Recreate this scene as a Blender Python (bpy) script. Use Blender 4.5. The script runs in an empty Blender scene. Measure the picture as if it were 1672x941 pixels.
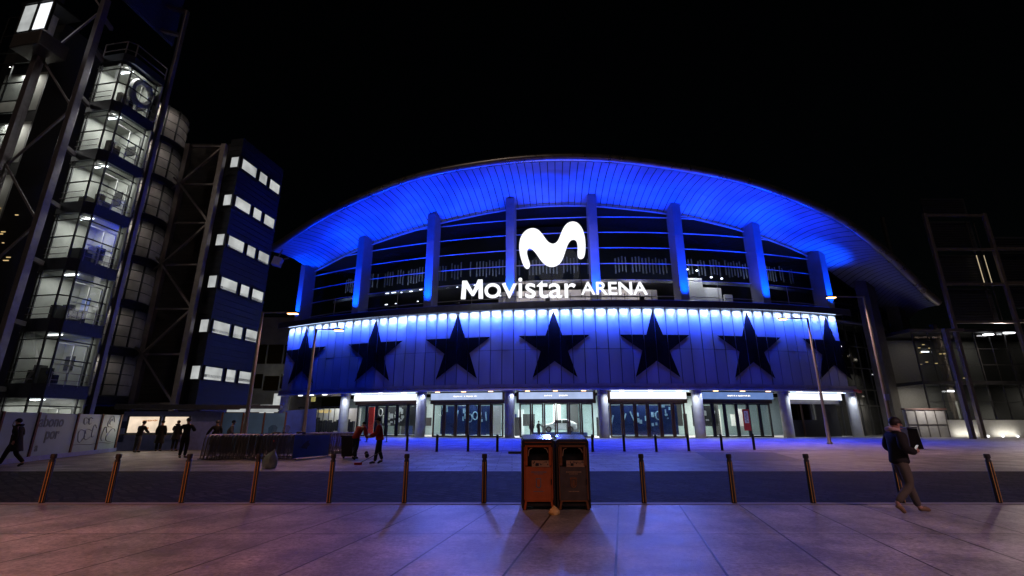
import bpy, bmesh, math, random
from mathutils import Vector, Matrix, Euler
random.seed(7)
R = math.radians
sc = bpy.context.scene
COL = sc.collection

# ------------------------------------------------------------------ camera model (photo 1672 x 941)
F, TH, H = 760.0, math.atan2(219, 760), 1.65
CT, ST = math.cos(TH), math.sin(TH)
def ray(px, py):
    u = (px - 836) / F; v = -(py - 470.5) / F
    return Vector((u, CT - v * ST, ST + v * CT))
def at(px, py, Y):
    r = ray(px, py); return Vector((0, 0, H)) + r * (Y / r.y)
def G(px, py, z=0):
    r = ray(px, py); return Vector((0, 0, H)) + r * ((z - H) / r.z)
cam = bpy.data.cameras.new('camera'); co = bpy.data.objects.new('camera', cam); COL.objects.link(co)
co.location = (0, 0, H); co.rotation_euler = (R(90) + TH, 0, 0)
cam.sensor_width = 36; cam.lens = 36 * F / 1672; cam.clip_end = 3000; cam.clip_start = .05
sc.camera = co

# ------------------------------------------------------------------ materials
def mat(name, col, rough=.6, metal=0, var=.15, scale=6, bump=.0, bscale=40, spec=.5, coord='Object', emit=None, estr=0, stretch=None):
    m = bpy.data.materials.new(name); m.use_nodes = True
    n = m.node_tree.nodes; l = m.node_tree.links
    b = n['Principled BSDF']; b.inputs['Roughness'].default_value = rough; b.inputs['Metallic'].default_value = metal
    b.inputs['Specular IOR Level'].default_value = spec
    tc = n.new('ShaderNodeTexCoord'); src = tc.outputs[coord]
    if stretch:
        mp = n.new('ShaderNodeMapping'); mp.inputs['Scale'].default_value = stretch; l.new(src, mp.inputs[0]); src = mp.outputs[0]
    no = n.new('ShaderNodeTexNoise'); no.inputs['Scale'].default_value = scale; no.inputs['Detail'].default_value = 6
    l.new(src, no.inputs['Vector'])
    rp = n.new('ShaderNodeValToRGB'); c = Vector(col)
    rp.color_ramp.elements[0].position = .3; rp.color_ramp.elements[1].position = .7
    rp.color_ramp.elements[0].color = (*(c * (1 - var)), 1); rp.color_ramp.elements[1].color = (*[min(1, x) for x in c * (1 + var)], 1)
    l.new(no.outputs[0], rp.inputs[0]); l.new(rp.outputs[0], b.inputs['Base Color'])
    if var > 0:
        mr = n.new('ShaderNodeMapRange'); mr.inputs['To Min'].default_value = max(.02, rough - .12); mr.inputs['To Max'].default_value = min(1, rough + .12)
        l.new(no.outputs[0], mr.inputs[0]); l.new(mr.outputs[0], b.inputs['Roughness'])
    if bump:
        nb = n.new('ShaderNodeTexNoise'); nb.inputs['Scale'].default_value = bscale; nb.inputs['Detail'].default_value = 4
        l.new(src, nb.inputs['Vector'])
        bu = n.new('ShaderNodeBump'); bu.inputs['Strength'].default_value = bump; bu.inputs['Distance'].default_value = .02
        l.new(nb.outputs[0], bu.inputs['Height']); l.new(bu.outputs[0], b.inputs['Normal'])
    if emit:
        b.inputs['Emission Color'].default_value = (*emit, 1); b.inputs['Emission Strength'].default_value = estr
    return m
def glow(name, col, s, var=0., scale=3):
    m = bpy.data.materials.new(name); m.use_nodes = True
    n = m.node_tree.nodes; l = m.node_tree.links; n.remove(n['Principled BSDF'])
    e = n.new('ShaderNodeEmission'); e.inputs[0].default_value = (*col, 1); e.inputs[1].default_value = s
    l.new(e.outputs[0], n['Material Output'].inputs[0])
    if var:
        tc = n.new('ShaderNodeTexCoord'); no = n.new('ShaderNodeTexNoise'); no.inputs['Scale'].default_value = scale
        l.new(tc.outputs['Object'], no.inputs['Vector'])
        mr = n.new('ShaderNodeMapRange'); mr.inputs['From Min'].default_value = .3; mr.inputs['From Max'].default_value = .7
        mr.inputs['To Min'].default_value = s * (1 - var); mr.inputs['To Max'].default_value = s * (1 + var)
        l.new(no.outputs[0], mr.inputs[0]); l.new(mr.outputs[0], e.inputs[1])
    return m
def glass(name, tint=(.8, .85, .9), refl=.12, rough=.03):
    m = bpy.data.materials.new(name); m.use_nodes = True
    n = m.node_tree.nodes; l = m.node_tree.links; n.remove(n['Principled BSDF'])
    t = n.new('ShaderNodeBsdfTransparent'); t.inputs[0].default_value = (*tint, 1)
    g = n.new('ShaderNodeBsdfGlossy'); g.inputs['Roughness'].default_value = rough
    tc = n.new('ShaderNodeTexCoord'); no = n.new('ShaderNodeTexNoise'); no.inputs['Scale'].default_value = .7
    l.new(tc.outputs['Object'], no.inputs['Vector'])
    bu = n.new('ShaderNodeBump'); bu.inputs['Strength'].default_value = .12; bu.inputs['Distance'].default_value = .05
    l.new(no.outputs[0], bu.inputs['Height']); l.new(bu.outputs[0], g.inputs['Normal'])
    fr = n.new('ShaderNodeLayerWeight'); fr.inputs['Blend'].default_value = .35
    ad = n.new('ShaderNodeMath'); ad.operation = 'MULTIPLY_ADD'; ad.inputs[1].default_value = .35; ad.inputs[2].default_value = refl; ad.use_clamp = True
    l.new(fr.outputs['Fresnel'], ad.inputs[0])
    mx = n.new('ShaderNodeMixShader'); l.new(ad.outputs[0], mx.inputs[0]); l.new(t.outputs[0], mx.inputs[1]); l.new(g.outputs[0], mx.inputs[2])
    l.new(mx.outputs[0], n['Material Output'].inputs[0])
    return m

def frosted(name):
    m = bpy.data.materials.new(name); m.use_nodes = True
    n = m.node_tree.nodes; l = m.node_tree.links; n.remove(n['Principled BSDF'])
    t = n.new('ShaderNodeBsdfTransparent'); t.inputs[0].default_value = (.5, .5, .5, 1); a = n.new('ShaderNodeBsdfTranslucent')
    tc = n.new('ShaderNodeTexCoord'); no = n.new('ShaderNodeTexNoise'); no.inputs['Scale'].default_value = 1.4; l.new(tc.outputs['Object'], no.inputs['Vector'])
    rp = n.new('ShaderNodeValToRGB'); rp.color_ramp.elements[0].color = (.2, .18, .17, 1); rp.color_ramp.elements[1].color = (.5, .47, .45, 1); l.new(no.outputs[0], rp.inputs[0]); l.new(rp.outputs[0], a.inputs[0])
    mx = n.new('ShaderNodeMixShader'); mx.inputs[0].default_value = .6; l.new(t.outputs[0], mx.inputs[1]); l.new(a.outputs[0], mx.inputs[2]); l.new(mx.outputs[0], n['Material Output'].inputs[0])
    return m

def paving(name, col, mode):
    """mode 'slab': big sheared slabs; 'cobble': small setts; 'tile': plaza tiles"""
    m = mat(name, col, rough={'slab': .40, 'cobble': .8, 'tile': .5}[mode], spec={'slab': .5, 'cobble': .2, 'tile': .4}[mode], var=.16, scale=1.3, bump=.25, bscale=60, coord='Object')
    n = m.node_tree.nodes; l = m.node_tree.links; b = n['Principled BSDF']
    tc = [x for x in n if x.type == 'TEX_COORD'][0]
    ramp = [x for x in n if x.type == 'VALTORGB'][0]
    vec = tc.outputs['Object']
    br = n.new('ShaderNodeTexBrick')
    if mode == 'slab':
        sx = n.new('ShaderNodeSeparateXYZ'); l.new(vec, sx.inputs[0])
        a = n.new('ShaderNodeMath'); a.operation = 'MULTIPLY_ADD'; a.inputs[1].default_value = -.2285; l.new(sx.outputs[1], a.inputs[0]); l.new(sx.outputs[0], a.inputs[2])
        cb = n.new('ShaderNodeCombineXYZ'); l.new(a.outputs[0], cb.inputs[0]); l.new(sx.outputs[1], cb.inputs[1]); 
        mp = n.new('ShaderNodeMapping'); mp.inputs['Location'].default_value = (.19, -7.9 + 5.4, 0); l.new(cb.outputs[0], mp.inputs[0]); vec2 = mp.outputs[0]
        br.offset = 0; br.inputs['Brick Width'].default_value = 1.25; br.inputs['Row Height'].default_value = 2.7
        br.inputs['Mortar Size'].default_value = .016; br.inputs['Mortar Smooth'].default_value = .1
        c2 = .04; tone = (.82, 1.1)
    elif mode == 'cobble':
        mp = n.new('ShaderNodeMapping'); mp.inputs['Rotation'].default_value = (0, 0, R(38)); l.new(vec, mp.inputs[0])
        nz = n.new('ShaderNodeTexNoise'); nz.inputs['Scale'].default_value = .5; l.new(vec, nz.inputs['Vector'])
        va = n.new('ShaderNodeVectorMath'); va.operation = 'MULTIPLY_ADD'; va.inputs[1].default_value = (.7, .7, 0); l.new(nz.outputs['Color'], va.inputs[0]); l.new(mp.outputs[0], va.inputs[2]); vec2 = va.outputs[0]
        br.inputs['Brick Width'].default_value = .40; br.inputs['Row Height'].default_value = .24; br.inputs['Mortar Size'].default_value = .03
        c2 = .08; tone = (.4, 2.0)
    else:
        vec2 = vec; br.inputs['Brick Width'].default_value = 1.2; br.inputs['Row Height'].default_value = .6; br.inputs['Mortar Size'].default_value = .022
        c2 = .25; tone = (.72, 1.2)
    l.new(vec2, br.inputs['Vector']); br.inputs['Scale'].default_value = 1
    br.inputs['Color1'].default_value = (tone[0],) * 3 + (1,); br.inputs['Color2'].default_value = (tone[1],) * 3 + (1,); br.inputs['Mortar'].default_value = (c2, c2, c2, 1)
    mx = n.new('ShaderNodeMix'); mx.data_type = 'RGBA'; mx.blend_type = 'MULTIPLY'; mx.inputs[0].default_value = 1
    l.new(ramp.outputs[0], mx.inputs[6]); l.new(br.outputs['Color'], mx.inputs[7])
    # grit: fine aggregate in the stone
    gr = n.new('ShaderNodeTexNoise'); gr.inputs['Scale'].default_value = 16; gr.inputs['Detail'].default_value = 10; gr.inputs['Roughness'].default_value = .75; l.new(tc.outputs['Object'], gr.inputs['Vector'])
    gm = n.new('ShaderNodeMapRange'); gm.inputs['From Min'].default_value = .36; gm.inputs['From Max'].default_value = .64; gm.inputs['To Min'].default_value = .55; gm.inputs['To Max'].default_value = 1.4; l.new(gr.outputs[0], gm.inputs[0])
    m3 = n.new('ShaderNodeMix'); m3.data_type = 'RGBA'; m3.blend_type = 'MULTIPLY'; m3.inputs[0].default_value = 1
    l.new(mx.outputs[2], m3.inputs[6]); l.new(gm.outputs[0], m3.inputs[7]); mx = m3
    # stains
    st = n.new('ShaderNodeTexNoise'); st.inputs['Scale'].default_value = .8; st.inputs['Detail'].default_value = 8; st.inputs['Roughness'].default_value = .7; l.new(tc.outputs['Object'], st.inputs['Vector'])
    mr = n.new('ShaderNodeMapRange'); mr.inputs['From Min'].default_value = .42; mr.inputs['From Max'].default_value = .62; mr.inputs['To Min'].default_value = .5; mr.inputs['To Max'].default_value = 1.12; l.new(st.outputs[0], mr.inputs[0])
    fl = n.new('ShaderNodeTexVoronoi'); fl.inputs['Scale'].default_value = 2.2; fl.inputs['Randomness'].default_value = 1; l.new(tc.outputs['Object'], fl.inputs['Vector'])
    fm = n.new('ShaderNodeMapRange'); fm.inputs['From Min'].default_value = .04; fm.inputs['From Max'].default_value = .07; fm.inputs['To Min'].default_value = .3; l.new(fl.outputs['Distance'], fm.inputs[0])
    mm = n.new('ShaderNodeMath'); mm.operation = 'MULTIPLY'; l.new(mr.outputs[0], mm.inputs[0]); l.new(fm.outputs[0], mm.inputs[1])
    m2 = n.new('ShaderNodeMix'); m2.data_type = 'RGBA'; m2.blend_type = 'MULTIPLY'; m2.inputs[0].default_value = 1
    l.new(mx.outputs[2], m2.inputs[6]); l.new(mm.outputs[0], m2.inputs[7]); l.new(m2.outputs[2], b.inputs['Base Color'])
    ou = [x for x in n if x.type == 'BUMP'][0]
    b2 = n.new('ShaderNodeBump'); b2.inputs['Strength'].default_value = .8 if mode == 'cobble' else .4; b2.inputs['Distance'].default_value = .012 if mode == 'cobble' else .005; b2.invert = True
    l.new(br.outputs['Fac'], b2.inputs['Height']); l.new(ou.outputs[0], b2.inputs['Normal']); l.new(b2.outputs[0], b.inputs['Normal'])
    return m

M = {}
M['pave'] = paving('pavement_slabs', (.36, .345, .34), 'slab')
M['cobble'] = paving('dark_cobbles', (.024, .0195, .0185), 'cobble')
M['plaza'] = paving('plaza_tiles', (.30, .29, .285), 'tile')
M['kerb'] = mat('granite_edge', (.2, .19, .185), .6, var=.2, scale=12, bump=.2)
M['darkpatch'] = mat('dark_flat_patch', (.02, .02, .022), .5, var=.3, scale=3, bump=.6, bscale=90)
M['panel'] = mat('aluminium_cladding', (.27, .27, .285), .48, .35, var=.12, scale=.5, bump=.06, bscale=3, stretch=(1, 1, .25))
M['panel2'] = mat('aluminium_cladding_dull', (.21, .21, .225), .55, .3, var=.14, scale=.6, bump=.06, bscale=3, stretch=(1, 1, .25))
M['panel3'] = mat('aluminium_cladding_bright', (.32, .32, .33), .42, .4, var=.12, scale=.7, bump=.06, bscale=3, stretch=(1, 1, .25))
M['star'] = mat('star_black', (.009, .0075, .007), .8, 0, spec=.0, var=.25, scale=1.5, stretch=(1, 1, .3))
M['gap'] = mat('panel_gap', (.02, .02, .022), .7)
M['ledge'] = mat('ledge_metal', (.10, .10, .105), .4, .5, var=.15, scale=2)
M['band'] = mat('canopy_band', (.34, .30, .28), .35, .6, var=.15, scale=1.5)
M['soffit'] = mat('soffit_boards', (.34, .37, .42), .42, .1, var=.28, scale=.22)
M['fascia'] = mat('roof_edge', (.36, .33, .31), .3, .8, var=.15, scale=1)
M['roof'] = mat('roof_sheet', (.025, .025, .028), .5, .4)
M['fin'] = mat('painted_column', (.27, .27, .29), .5, .1, var=.08, scale=1.2)
M['conc'] = mat('concrete', (.36, .35, .34), .75, var=.15, scale=1.5, bump=.15, bscale=12)
M['dconc'] = mat('dark_concrete', (.10, .092, .085), .75, var=.25, scale=1, bump=.15, bscale=10)
M['rail'] = mat('rail_metal', (.62, .62, .64), .35, .5, var=.08)
M['black'] = mat('black_metal', (.018, .018, .02), .45, .2, var=.2)
M['dark'] = mat('dark_wall', (.035, .035, .038), .7, var=.2)
M['brown'] = mat('bronze_frame', (.085, .05, .036), .4, .5, var=.15)
M['glass'] = glass('upper_glazing', (.62, .68, .78), .0)
M['dglass'] = glass('door_glass', (.85, .9, .9), .05)
M['tglass'] = glass('tower_glass', (.75, .8, .82), .08)
M['gglass'] = glass('grey_glass', (.22, .23, .24), .12, .06)
M['wallw'] = mat('interior_plaster', (.6, .6, .58), .8, var=.06)
M['wallm'] = mat('room_wall', (.36, .37, .34), .8, var=.2, scale=.8)
M['wallt'] = mat('interior_teal', (.33, .42, .42), .7, var=.1)
M['wallg'] = mat('interior_grey', (.22, .22, .22), .8, var=.12)
M['navy'] = mat('navy_screen', (.012, .03, .13), .4, var=.2)
M['cyan'] = mat('pale_graphic', (.35, .55, .7), .5, var=.1)
M['white'] = mat('white_paint', (.75, .75, .75), .4, var=.04)
M['red'] = mat('red_print', (.5, .03, .03), .5, var=.1)
M['led'] = glow('led_strip', (.55, .7, 1), 3)
M['signw'] = glow('sign_white', (.93, .95, 1), 1.2)
M['letter'] = glow('letter_white', (.95, .96, 1), 1.25)
M['signb'] = glow('header_blue', (.16, .27, .62), .85, .1, 1)
M['signl'] = glow('header_light', (.50, .62, .95), .85, .1, 1)
M['textw'] = glow('header_text', (.9, .85, .75), 1.6)
M['orange'] = glow('sodium_lens', (1, .42, .14), 14)
M['warm'] = glow('warm_downlight', (1, .62, .35), 4)
M['cool'] = glow('cool_lamp', (.95, .97, 1), 5)
M['blind'] = glow('lit_blind', (.80, .83, .82), .55, .3, .7)
M['booth'] = glow('booth_light', (1, .80, .60), .85, .2, 1.5)
M['ambers'] = glow('amber_letters', (.8, .3, .08), .6)
M['gold'] = glow('gold_glow', (1, .72, .3), .7)
M['clad_blue'] = mat('dark_blue_cladding', (.024, .026, .036), .5, .3, var=.25, scale=2, bump=.3, bscale=5, stretch=(.4, .4, 3))
M['clad_brown'] = mat('brown_cladding', (.07, .06, .05), .75, var=.35, scale=1.2, bump=.4, bscale=6, stretch=(.4, .4, 4))
M['steel'] = mat('painted_steel', (.30, .26, .24), .45, .4, var=.15, scale=3)
M['steelp'] = mat('mast_steel', (.26, .23, .25), .45, .4, var=.15, scale=3)
M['slab'] = mat('slab_edge', (.05, .06, .085), .5, .3, var=.2)
M['hoard'] = mat('hoarding_panel_cool_lit', (.24, .37, .47), .55, var=.12, scale=1, bump=.05)  # pale blue tone carries cool light from the tower windows
M['hoardt'] = mat('hoarding_print', (.10, .15, .20), .6, var=.1)
M['screen_b'] = mat('screen_blue', (.10, .28, .58), .5, var=.2, scale=.8)
M['frost'] = frosted('frosted_glass')
M['louvre'] = mat('louvre_slats', (.12, .13, .16), .5, .3, var=.2)
M['post'] = mat('rust_post', (.13, .07, .06), .6, var=.25)
M['kiosk'] = mat('kiosk_panel_blue_lit', (.20, .26, .62), .5, var=.12)  # extra blue in the colour carries arena light that misses the booth
M['galv'] = mat('galvanised', (.17, .155, .15), .5, .4, var=.2, scale=10)
M['banner'] = mat('blue_banner', (.06, .14, .55), .55, var=.15, scale=2, bump=.2, bscale=4)
M['poleL'] = mat('lamp_pole', (.2, .2, .215), .4, .5, var=.12, scale=4)
M['bolblk'] = mat('bollard_black', (.008, .008, .009), .6, .0, var=.25, scale=20)
M['bolstripe'] = mat('reflective_amber', (.9, .48, .10), .3, .1, var=.12, scale=20)
M['bolgrey'] = mat('bollard_steel', (.2, .2, .22), .35, .7, var=.15, scale=10)
M['bin'] = mat('bin_charcoal', (.03, .028, .028), .42, .3, var=.25, scale=9, bump=.05)
M['binbrown'] = mat('bin_door_brown', (.085, .068, .058), .45, .2, var=.2, scale=6, bump=.04)
M['binorange'] = mat('bin_door_orange', (.40, .10, .03), .5, .1, var=.12, scale=6, bump=.04)
M['bintrim'] = mat('bin_trim_orange', (.42, .10, .025), .45, .2, var=.2, scale=8)
M['bintrim2'] = mat('bin_trim_brown', (.20, .085, .035), .45, .2, var=.2, scale=8)
M['bintop'] = mat('bin_solar_top', (.05, .06, .09), .12, .2, var=.1)
M['lab'] = mat('pale_label', (.34, .22, .13), .6, var=.1)
M['bag'] = mat('yellow_plastic', (.75, .5, .2), .35, var=.2, scale=9, bump=.3, bscale=14)
M['bagg'] = mat('grey_green_plastic', (.45, .52, .47), .35, var=.2, scale=5, bump=.3, bscale=12)
M['skin'] = mat('skin', (.42, .24, .17), .55, var=.08, scale=8)
M['hair'] = mat('dark_hair', (.012, .009, .008), .6, var=.3, scale=40, bump=.4, bscale=80)
M['cblack'] = mat('black_cloth', (.006, .006, .007), .85, var=.3, scale=10, bump=.3, bscale=12)
M['cnavy'] = mat('navy_cloth', (.015, .018, .03), .85, var=.3, scale=10, bump=.3, bscale=12)
M['cred'] = mat('red_workwear', (.45, .03, .02), .8, var=.15, scale=10, bump=.3, bscale=12)
M['cgrey'] = mat('grey_cloth', (.09, .09, .10), .85, var=.2, scale=10, bump=.3, bscale=12)
M['colive'] = mat('olive_trousers', (.085, .072, .055), .85, var=.2, scale=6, bump=.4, bscale=9)
M['pink'] = mat('hood_lining', (.50, .36, .34), .85, var=.1, scale=10, bump=.3)
M['tan'] = mat('tan_shoes', (.20, .125, .065), .7, var=.15)
M['rubber'] = mat('rubber', (.02, .02, .02), .8)
M['carpaint'] = mat('white_car_paint', (.7, .71, .7), .2, .0, var=.03)
M['carglass'] = mat('car_glass', (.015, .017, .02), .08)
M['tail'] = glow('tail_light', (1, .05, .03), 1.5)
M['screen'] = glow('phone_screen', (.8, .75, .7), .5)

# ------------------------------------------------------------------ mesh builder
def wmat(o):
    m = o.matrix_basis.copy()
    while o.parent: o = o.parent; m = o.matrix_basis @ m
    return m
class MB:
    def __init__(s): s.v = []; s.f = []; s.mi = []; s.cur = 0
    def add(s, vs, fs):
        b = len(s.v); s.v += [Vector(x) for x in vs]
        for f in fs: s.f.append([b + i for i in f]); s.mi.append(s.cur)
        return s
    def box(s, c, d, rot=None):
        c = Vector(c); m = rot if isinstance(rot, Matrix) else (Euler(rot).to_matrix() if rot else Matrix.Identity(3))
        vs = [c + m @ Vector((sx * d[0] / 2, sy * d[1] / 2, sz * d[2] / 2)) for sx in (-1, 1) for sy in (-1, 1) for sz in (-1, 1)]
        return s.add(vs, [(0, 1, 3, 2), (4, 6, 7, 5), (0, 4, 5, 1), (2, 3, 7, 6), (0, 2, 6, 4), (1, 5, 7, 3)])
    def bar(s, a, b, w, h=None, up=(0, 0, 1)):
        a, b = Vector(a), Vector(b); h = h or w; d = b - a; L = d.length; d.normalize(); up = Vector(up)
        if abs(d.dot(up)) > .98: up = Vector((0, 1, 0)) if abs(d.y) < .9 else Vector((1, 0, 0))
        x = d.cross(up).normalized(); z = x.cross(d).normalized()
        return s.box((a + b) / 2, (w, L, h), Matrix((x, d, z)).transposed())
    def tube(s, pts, r, n=8, cap=True):
        pts = [Vector(p) for p in pts]; rr = r if isinstance(r, (list, tuple)) else [r] * len(pts)
        vs = []; fs = []; px = None
        for i, p in enumerate(pts):
            d = ((pts[min(i + 1, len(pts) - 1)] - pts[max(i - 1, 0)])).normalized()
            if px is None: px = d.cross(Vector((0, 0, 1)) if abs(d.z) < .9 else Vector((1, 0, 0))).normalized()
            else: px = (px - d * px.dot(d)).normalized()
            y = d.cross(px)
            for k in range(n):
                a = 2 * math.pi * k / n; vs.append(p + (px * math.cos(a) + y * math.sin(a)) * rr[i])
        for i in range(len(pts) - 1):
            for k in range(n):
                k2 = (k + 1) % n; fs.append((i * n + k, i * n + k2, (i + 1) * n + k2, (i + 1) * n + k))
        if cap: fs.append(tuple(range(n))[::-1]); fs.append(tuple((len(pts) - 1) * n + k for k in range(n)))
        return s.add(vs, fs)
    def lathe(s, prof, c=(0, 0, 0), n=16):
        c = Vector(c); vs = []; fs = []
        for r, z in prof:
            for k in range(n):
                a = 2 * math.pi * k / n; vs.append(c + Vector((r * math.cos(a), r * math.sin(a), z)))
        for i in range(len(prof) - 1):
            for k in range(n):
                k2 = (k + 1) % n; fs.append((i * n + k, i * n + k2, (i + 1) * n + k2, (i + 1) * n + k))
        fs.append(tuple(range(n))[::-1]); fs.append(tuple((len(prof) - 1) * n + k for k in range(n)))
        return s.add(vs, fs)
    def prism(s, poly, o, x, y, t):
        """polygon (list of 2D) in the plane o + x*u + y*v, thickness t along x cross y"""
        o, x, y = Vector(o), Vector(x), Vector(y); n = x.cross(y).normalized() * t
        a = [o + x * p[0] + y * p[1] for p in poly]; k = len(a)
        return s.add(a + [p + n for p in a], [tuple(range(k))[::-1], tuple(range(k, 2 * k))] + [(i, (i + 1) % k, (i + 1) % k + k, i + k) for i in range(k)])
    def quad(s, a, b, c, d): return s.add([a, b, c, d], [(0, 1, 2, 3)])
    def build(s, name, m, parent=None, world=True, smooth=False, bevel=0, loc=None):
        me = bpy.data.meshes.new(name); vs = s.v
        if parent is not None and world:
            inv = wmat(parent).inverted(); vs = [inv @ v for v in vs]
        elif loc is not None: vs = [v - Vector(loc) for v in vs]
        me.from_pydata([tuple(v) for v in vs], [], s.f)
        ms = m if isinstance(m, list) else [m]
        for q in ms: me.materials.append(q)
        if len(ms) > 1: me.polygons.foreach_set('material_index', s.mi)
        bm = bmesh.new(); bm.from_mesh(me); bmesh.ops.recalc_face_normals(bm, faces=bm.faces)
        bm.to_mesh(me); bm.free()
        if smooth:
            me.polygons.foreach_set('use_smooth', [True] * len(me.polygons))
            try: me.set_sharp_from_angle(angle=R(40))
            except Exception: pass
        o = bpy.data.objects.new(name, me); COL.objects.link(o)
        if parent is not None: o.parent = parent
        elif loc is not None: o.location = loc
        if bevel:
            b = o.modifiers.new('bevel', 'BEVEL'); b.width = bevel; b.segments = 2; b.limit_method = 'ANGLE'
        return o
def tag(o, label=None, cat=None, group=None, kind=None):
    if label: o['label'] = label
    if cat: o['category'] = cat
    if group: o['group'] = group
    if kind: o['kind'] = kind
    return o
def thing(name, loc, label, cat, group=None, rz=0):
    o = bpy.data.objects.new(name, None); COL.objects.link(o); o.location = loc; o.rotation_euler = (0, 0, rz)
    return tag(o, label, cat, group)
def copy_tree(o, parent=None):
    kids = list(o.children); c = o.copy(); COL.objects.link(c); c.parent = parent
    for k in kids: copy_tree(k, c)
    return c
def light(name, kind, loc, power, col, parent=None, target=None, size=.5, size_y=None, spot=None, blend=.5, spread=None):
    d = bpy.data.lights.new(name, kind); d.energy = power; d.color = col
    if kind == 'AREA':
        d.size = size
        if size_y: d.shape = 'RECTANGLE'; d.size_y = size_y
        if spread: d.spread = R(spread)
    else: d.shadow_soft_size = size
    if kind == 'SPOT': d.spot_size = R(spot or 120); d.spot_blend = blend
    o = bpy.data.objects.new(name, d); COL.objects.link(o); o.location = loc
    if target is not None:
        o.rotation_euler = (Vector(target) - Vector(loc)).to_track_quat('-Z', 'Y').to_euler()
    return o
def text(name, body, size, m, parent, mtx, bold=.0, depth=.02, align='LEFT', space=1.0):
    cu = bpy.data.curves.new(name, 'FONT'); cu.body = body; cu.size = size; cu.offset = bold; cu.extrude = depth; cu.align_x = align; cu.resolution_u = 6; cu.space_character = space
    t = bpy.data.objects.new(name, cu); COL.objects.link(t)
    dg = bpy.context.evaluated_depsgraph_get(); dg.update()
    me = bpy.data.meshes.new_from_object(t.evaluated_get(dg)); bpy.data.objects.remove(t); bpy.data.curves.remove(cu)
    mm = wmat(parent).inverted() @ mtx if parent else mtx
    me.transform(mm); me.materials.clear(); me.materials.append(m)
    o = bpy.data.objects.new(name, me); COL.objects.link(o); o.parent = parent
    return o
def frame(o, x, y):
    """matrix whose local x, y are the given world directions (text plane)"""
    x = Vector(x).normalized(); y = Vector(y).normalized(); z = x.cross(y)
    m = Matrix((x, y, z)).transposed().to_4x4(); m.translation = Vector(o); return m
ORD = ['first', 'second', 'third', 'fourth', 'fifth', 'sixth', 'seventh', 'eighth', 'ninth', 'tenth', 'eleventh', 'twelfth', 'thirteenth', 'fourteenth', 'fifteenth', 'sixteenth', 'seventeenth', 'eighteenth', 'nineteenth', 'twentieth',
       'twenty-first', 'twenty-second', 'twenty-third', 'twenty-fourth', 'twenty-fifth', 'twenty-sixth', 'twenty-seventh', 'twenty-eighth']
Z = Vector((0, 0, 1))

# ------------------------------------------------------------------ ground
def sheet(name, m, x0, x1, y0, y1, z, sub=1):
    b = MB(); b.quad((x0, y0, z), (x1, y0, z), (x1, y1, z), (x0, y1, z)); return tag(b.build(name, m), kind='structure')
sheet('ground', M['plaza'], -900, 900, -300, 1500, 0)
sheet('pavement', M['pave'], -60, 60, -40, 10.5, .004)
sheet('road', M['cobble'], -60, 60, 10.75, 17.3, .004)
b = MB(); b.box((0, 10.625, .0), (120, .25, .03)); b.box((0, 17.4, .0), (120, .2, .02)); tag(b.build('kerb', M['kerb'], bevel=.004), kind='structure')
b = MB(); b.box((4, 30.2, .002), (34, .12, .012)); b.box((4, 44, .002), (60, .15, .012)); tag(b.build('paving_edge', M['kerb']), kind='structure')

# ------------------------------------------------------------------ ARENA
CX, CY = 12.85, 134.68
def cyl(phi, r, z):
    a = R(phi); return Vector((CX + r * math.sin(a), CY - r * math.cos(a), z))
def rad(phi): a = R(phi); return Vector((math.sin(a), -math.cos(a), 0))
def tan_(phi): a = R(phi); return Vector((math.cos(a), math.sin(a), 0))
def lerp(tab, x):
    if x <= tab[0][0]: return tab[0][1]
    for (a, p), (c, q) in zip(tab, tab[1:]):
        if x <= c: return p + (q - p) * (x - a) / (c - a)
    return tab[-1][1]
def sm(tab, x, w=2.0): return sum(lerp(tab, x + d * w) for d in (-1, -.5, 0, .5, 1)) / 5
EAVE = [(-29.4, 22.75), (-27.5, 23.6), (-25.6, 24.7), (-23.6, 25.7), (-20.8, 26.9), (-18.6, 27.6), (-16.8, 28.3), (-14.7, 28.8), (-12.2, 29.1), (-8.6, 29.4), (-6, 29.45), (-3.5, 29.3), (-.6, 28.9), (1.5, 28.4), (3.9, 27.9), (6.9, 27.2), (9.3, 26.4), (12.5, 25.0), (16, 23.2), (17.5, 21.9), (18.8, 20.6), (19.9, 19.7), (21.4, 17.9), (22.6, 16.5), (24.6, 14.5)]
GLT = [(-32, 22.9), (-31.1, 23.2), (-25.4, 25.1), (-17, 27), (-9.5, 28.2), (-6, 28.4), (-2, 28.2), (5.5, 27.1), (12.3, 25.4), (19.2, 23), (24.9, 19.2), (29.6, 17), (35.2, 16)]
RP, RE, RG = 84.2, 89.5, 81.0
arena = thing('arena_building', cyl(-6, RP, 0), 'wide curved arena building lit blue, with black stars along its facade', 'arena')
PH0, PH1 = -30.8, 17.9
NP = 55; DP = (PH1 - PH0) / NP
def curved(mb, prof, p0, p1, n, closed=True):
    """sweep a (r, z) profile round the facade axis"""
    k = len(prof); vs = []; fs = []
    for i in range(n + 1):
        ph = p0 + (p1 - p0) * i / n
        vs += [cyl(ph, r, z) for r, z in prof]
    for i in range(n):
        for j in range(k if closed else k - 1):
            j2 = (j + 1) % k; fs.append((i * k + j, (i + 1) * k + j, (i + 1) * k + j2, i * k + j2))
    if closed: fs.append(tuple(range(k))); fs.append(tuple(n * k + j for j in range(k))[::-1])
    return mb.add(vs, fs)
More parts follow.
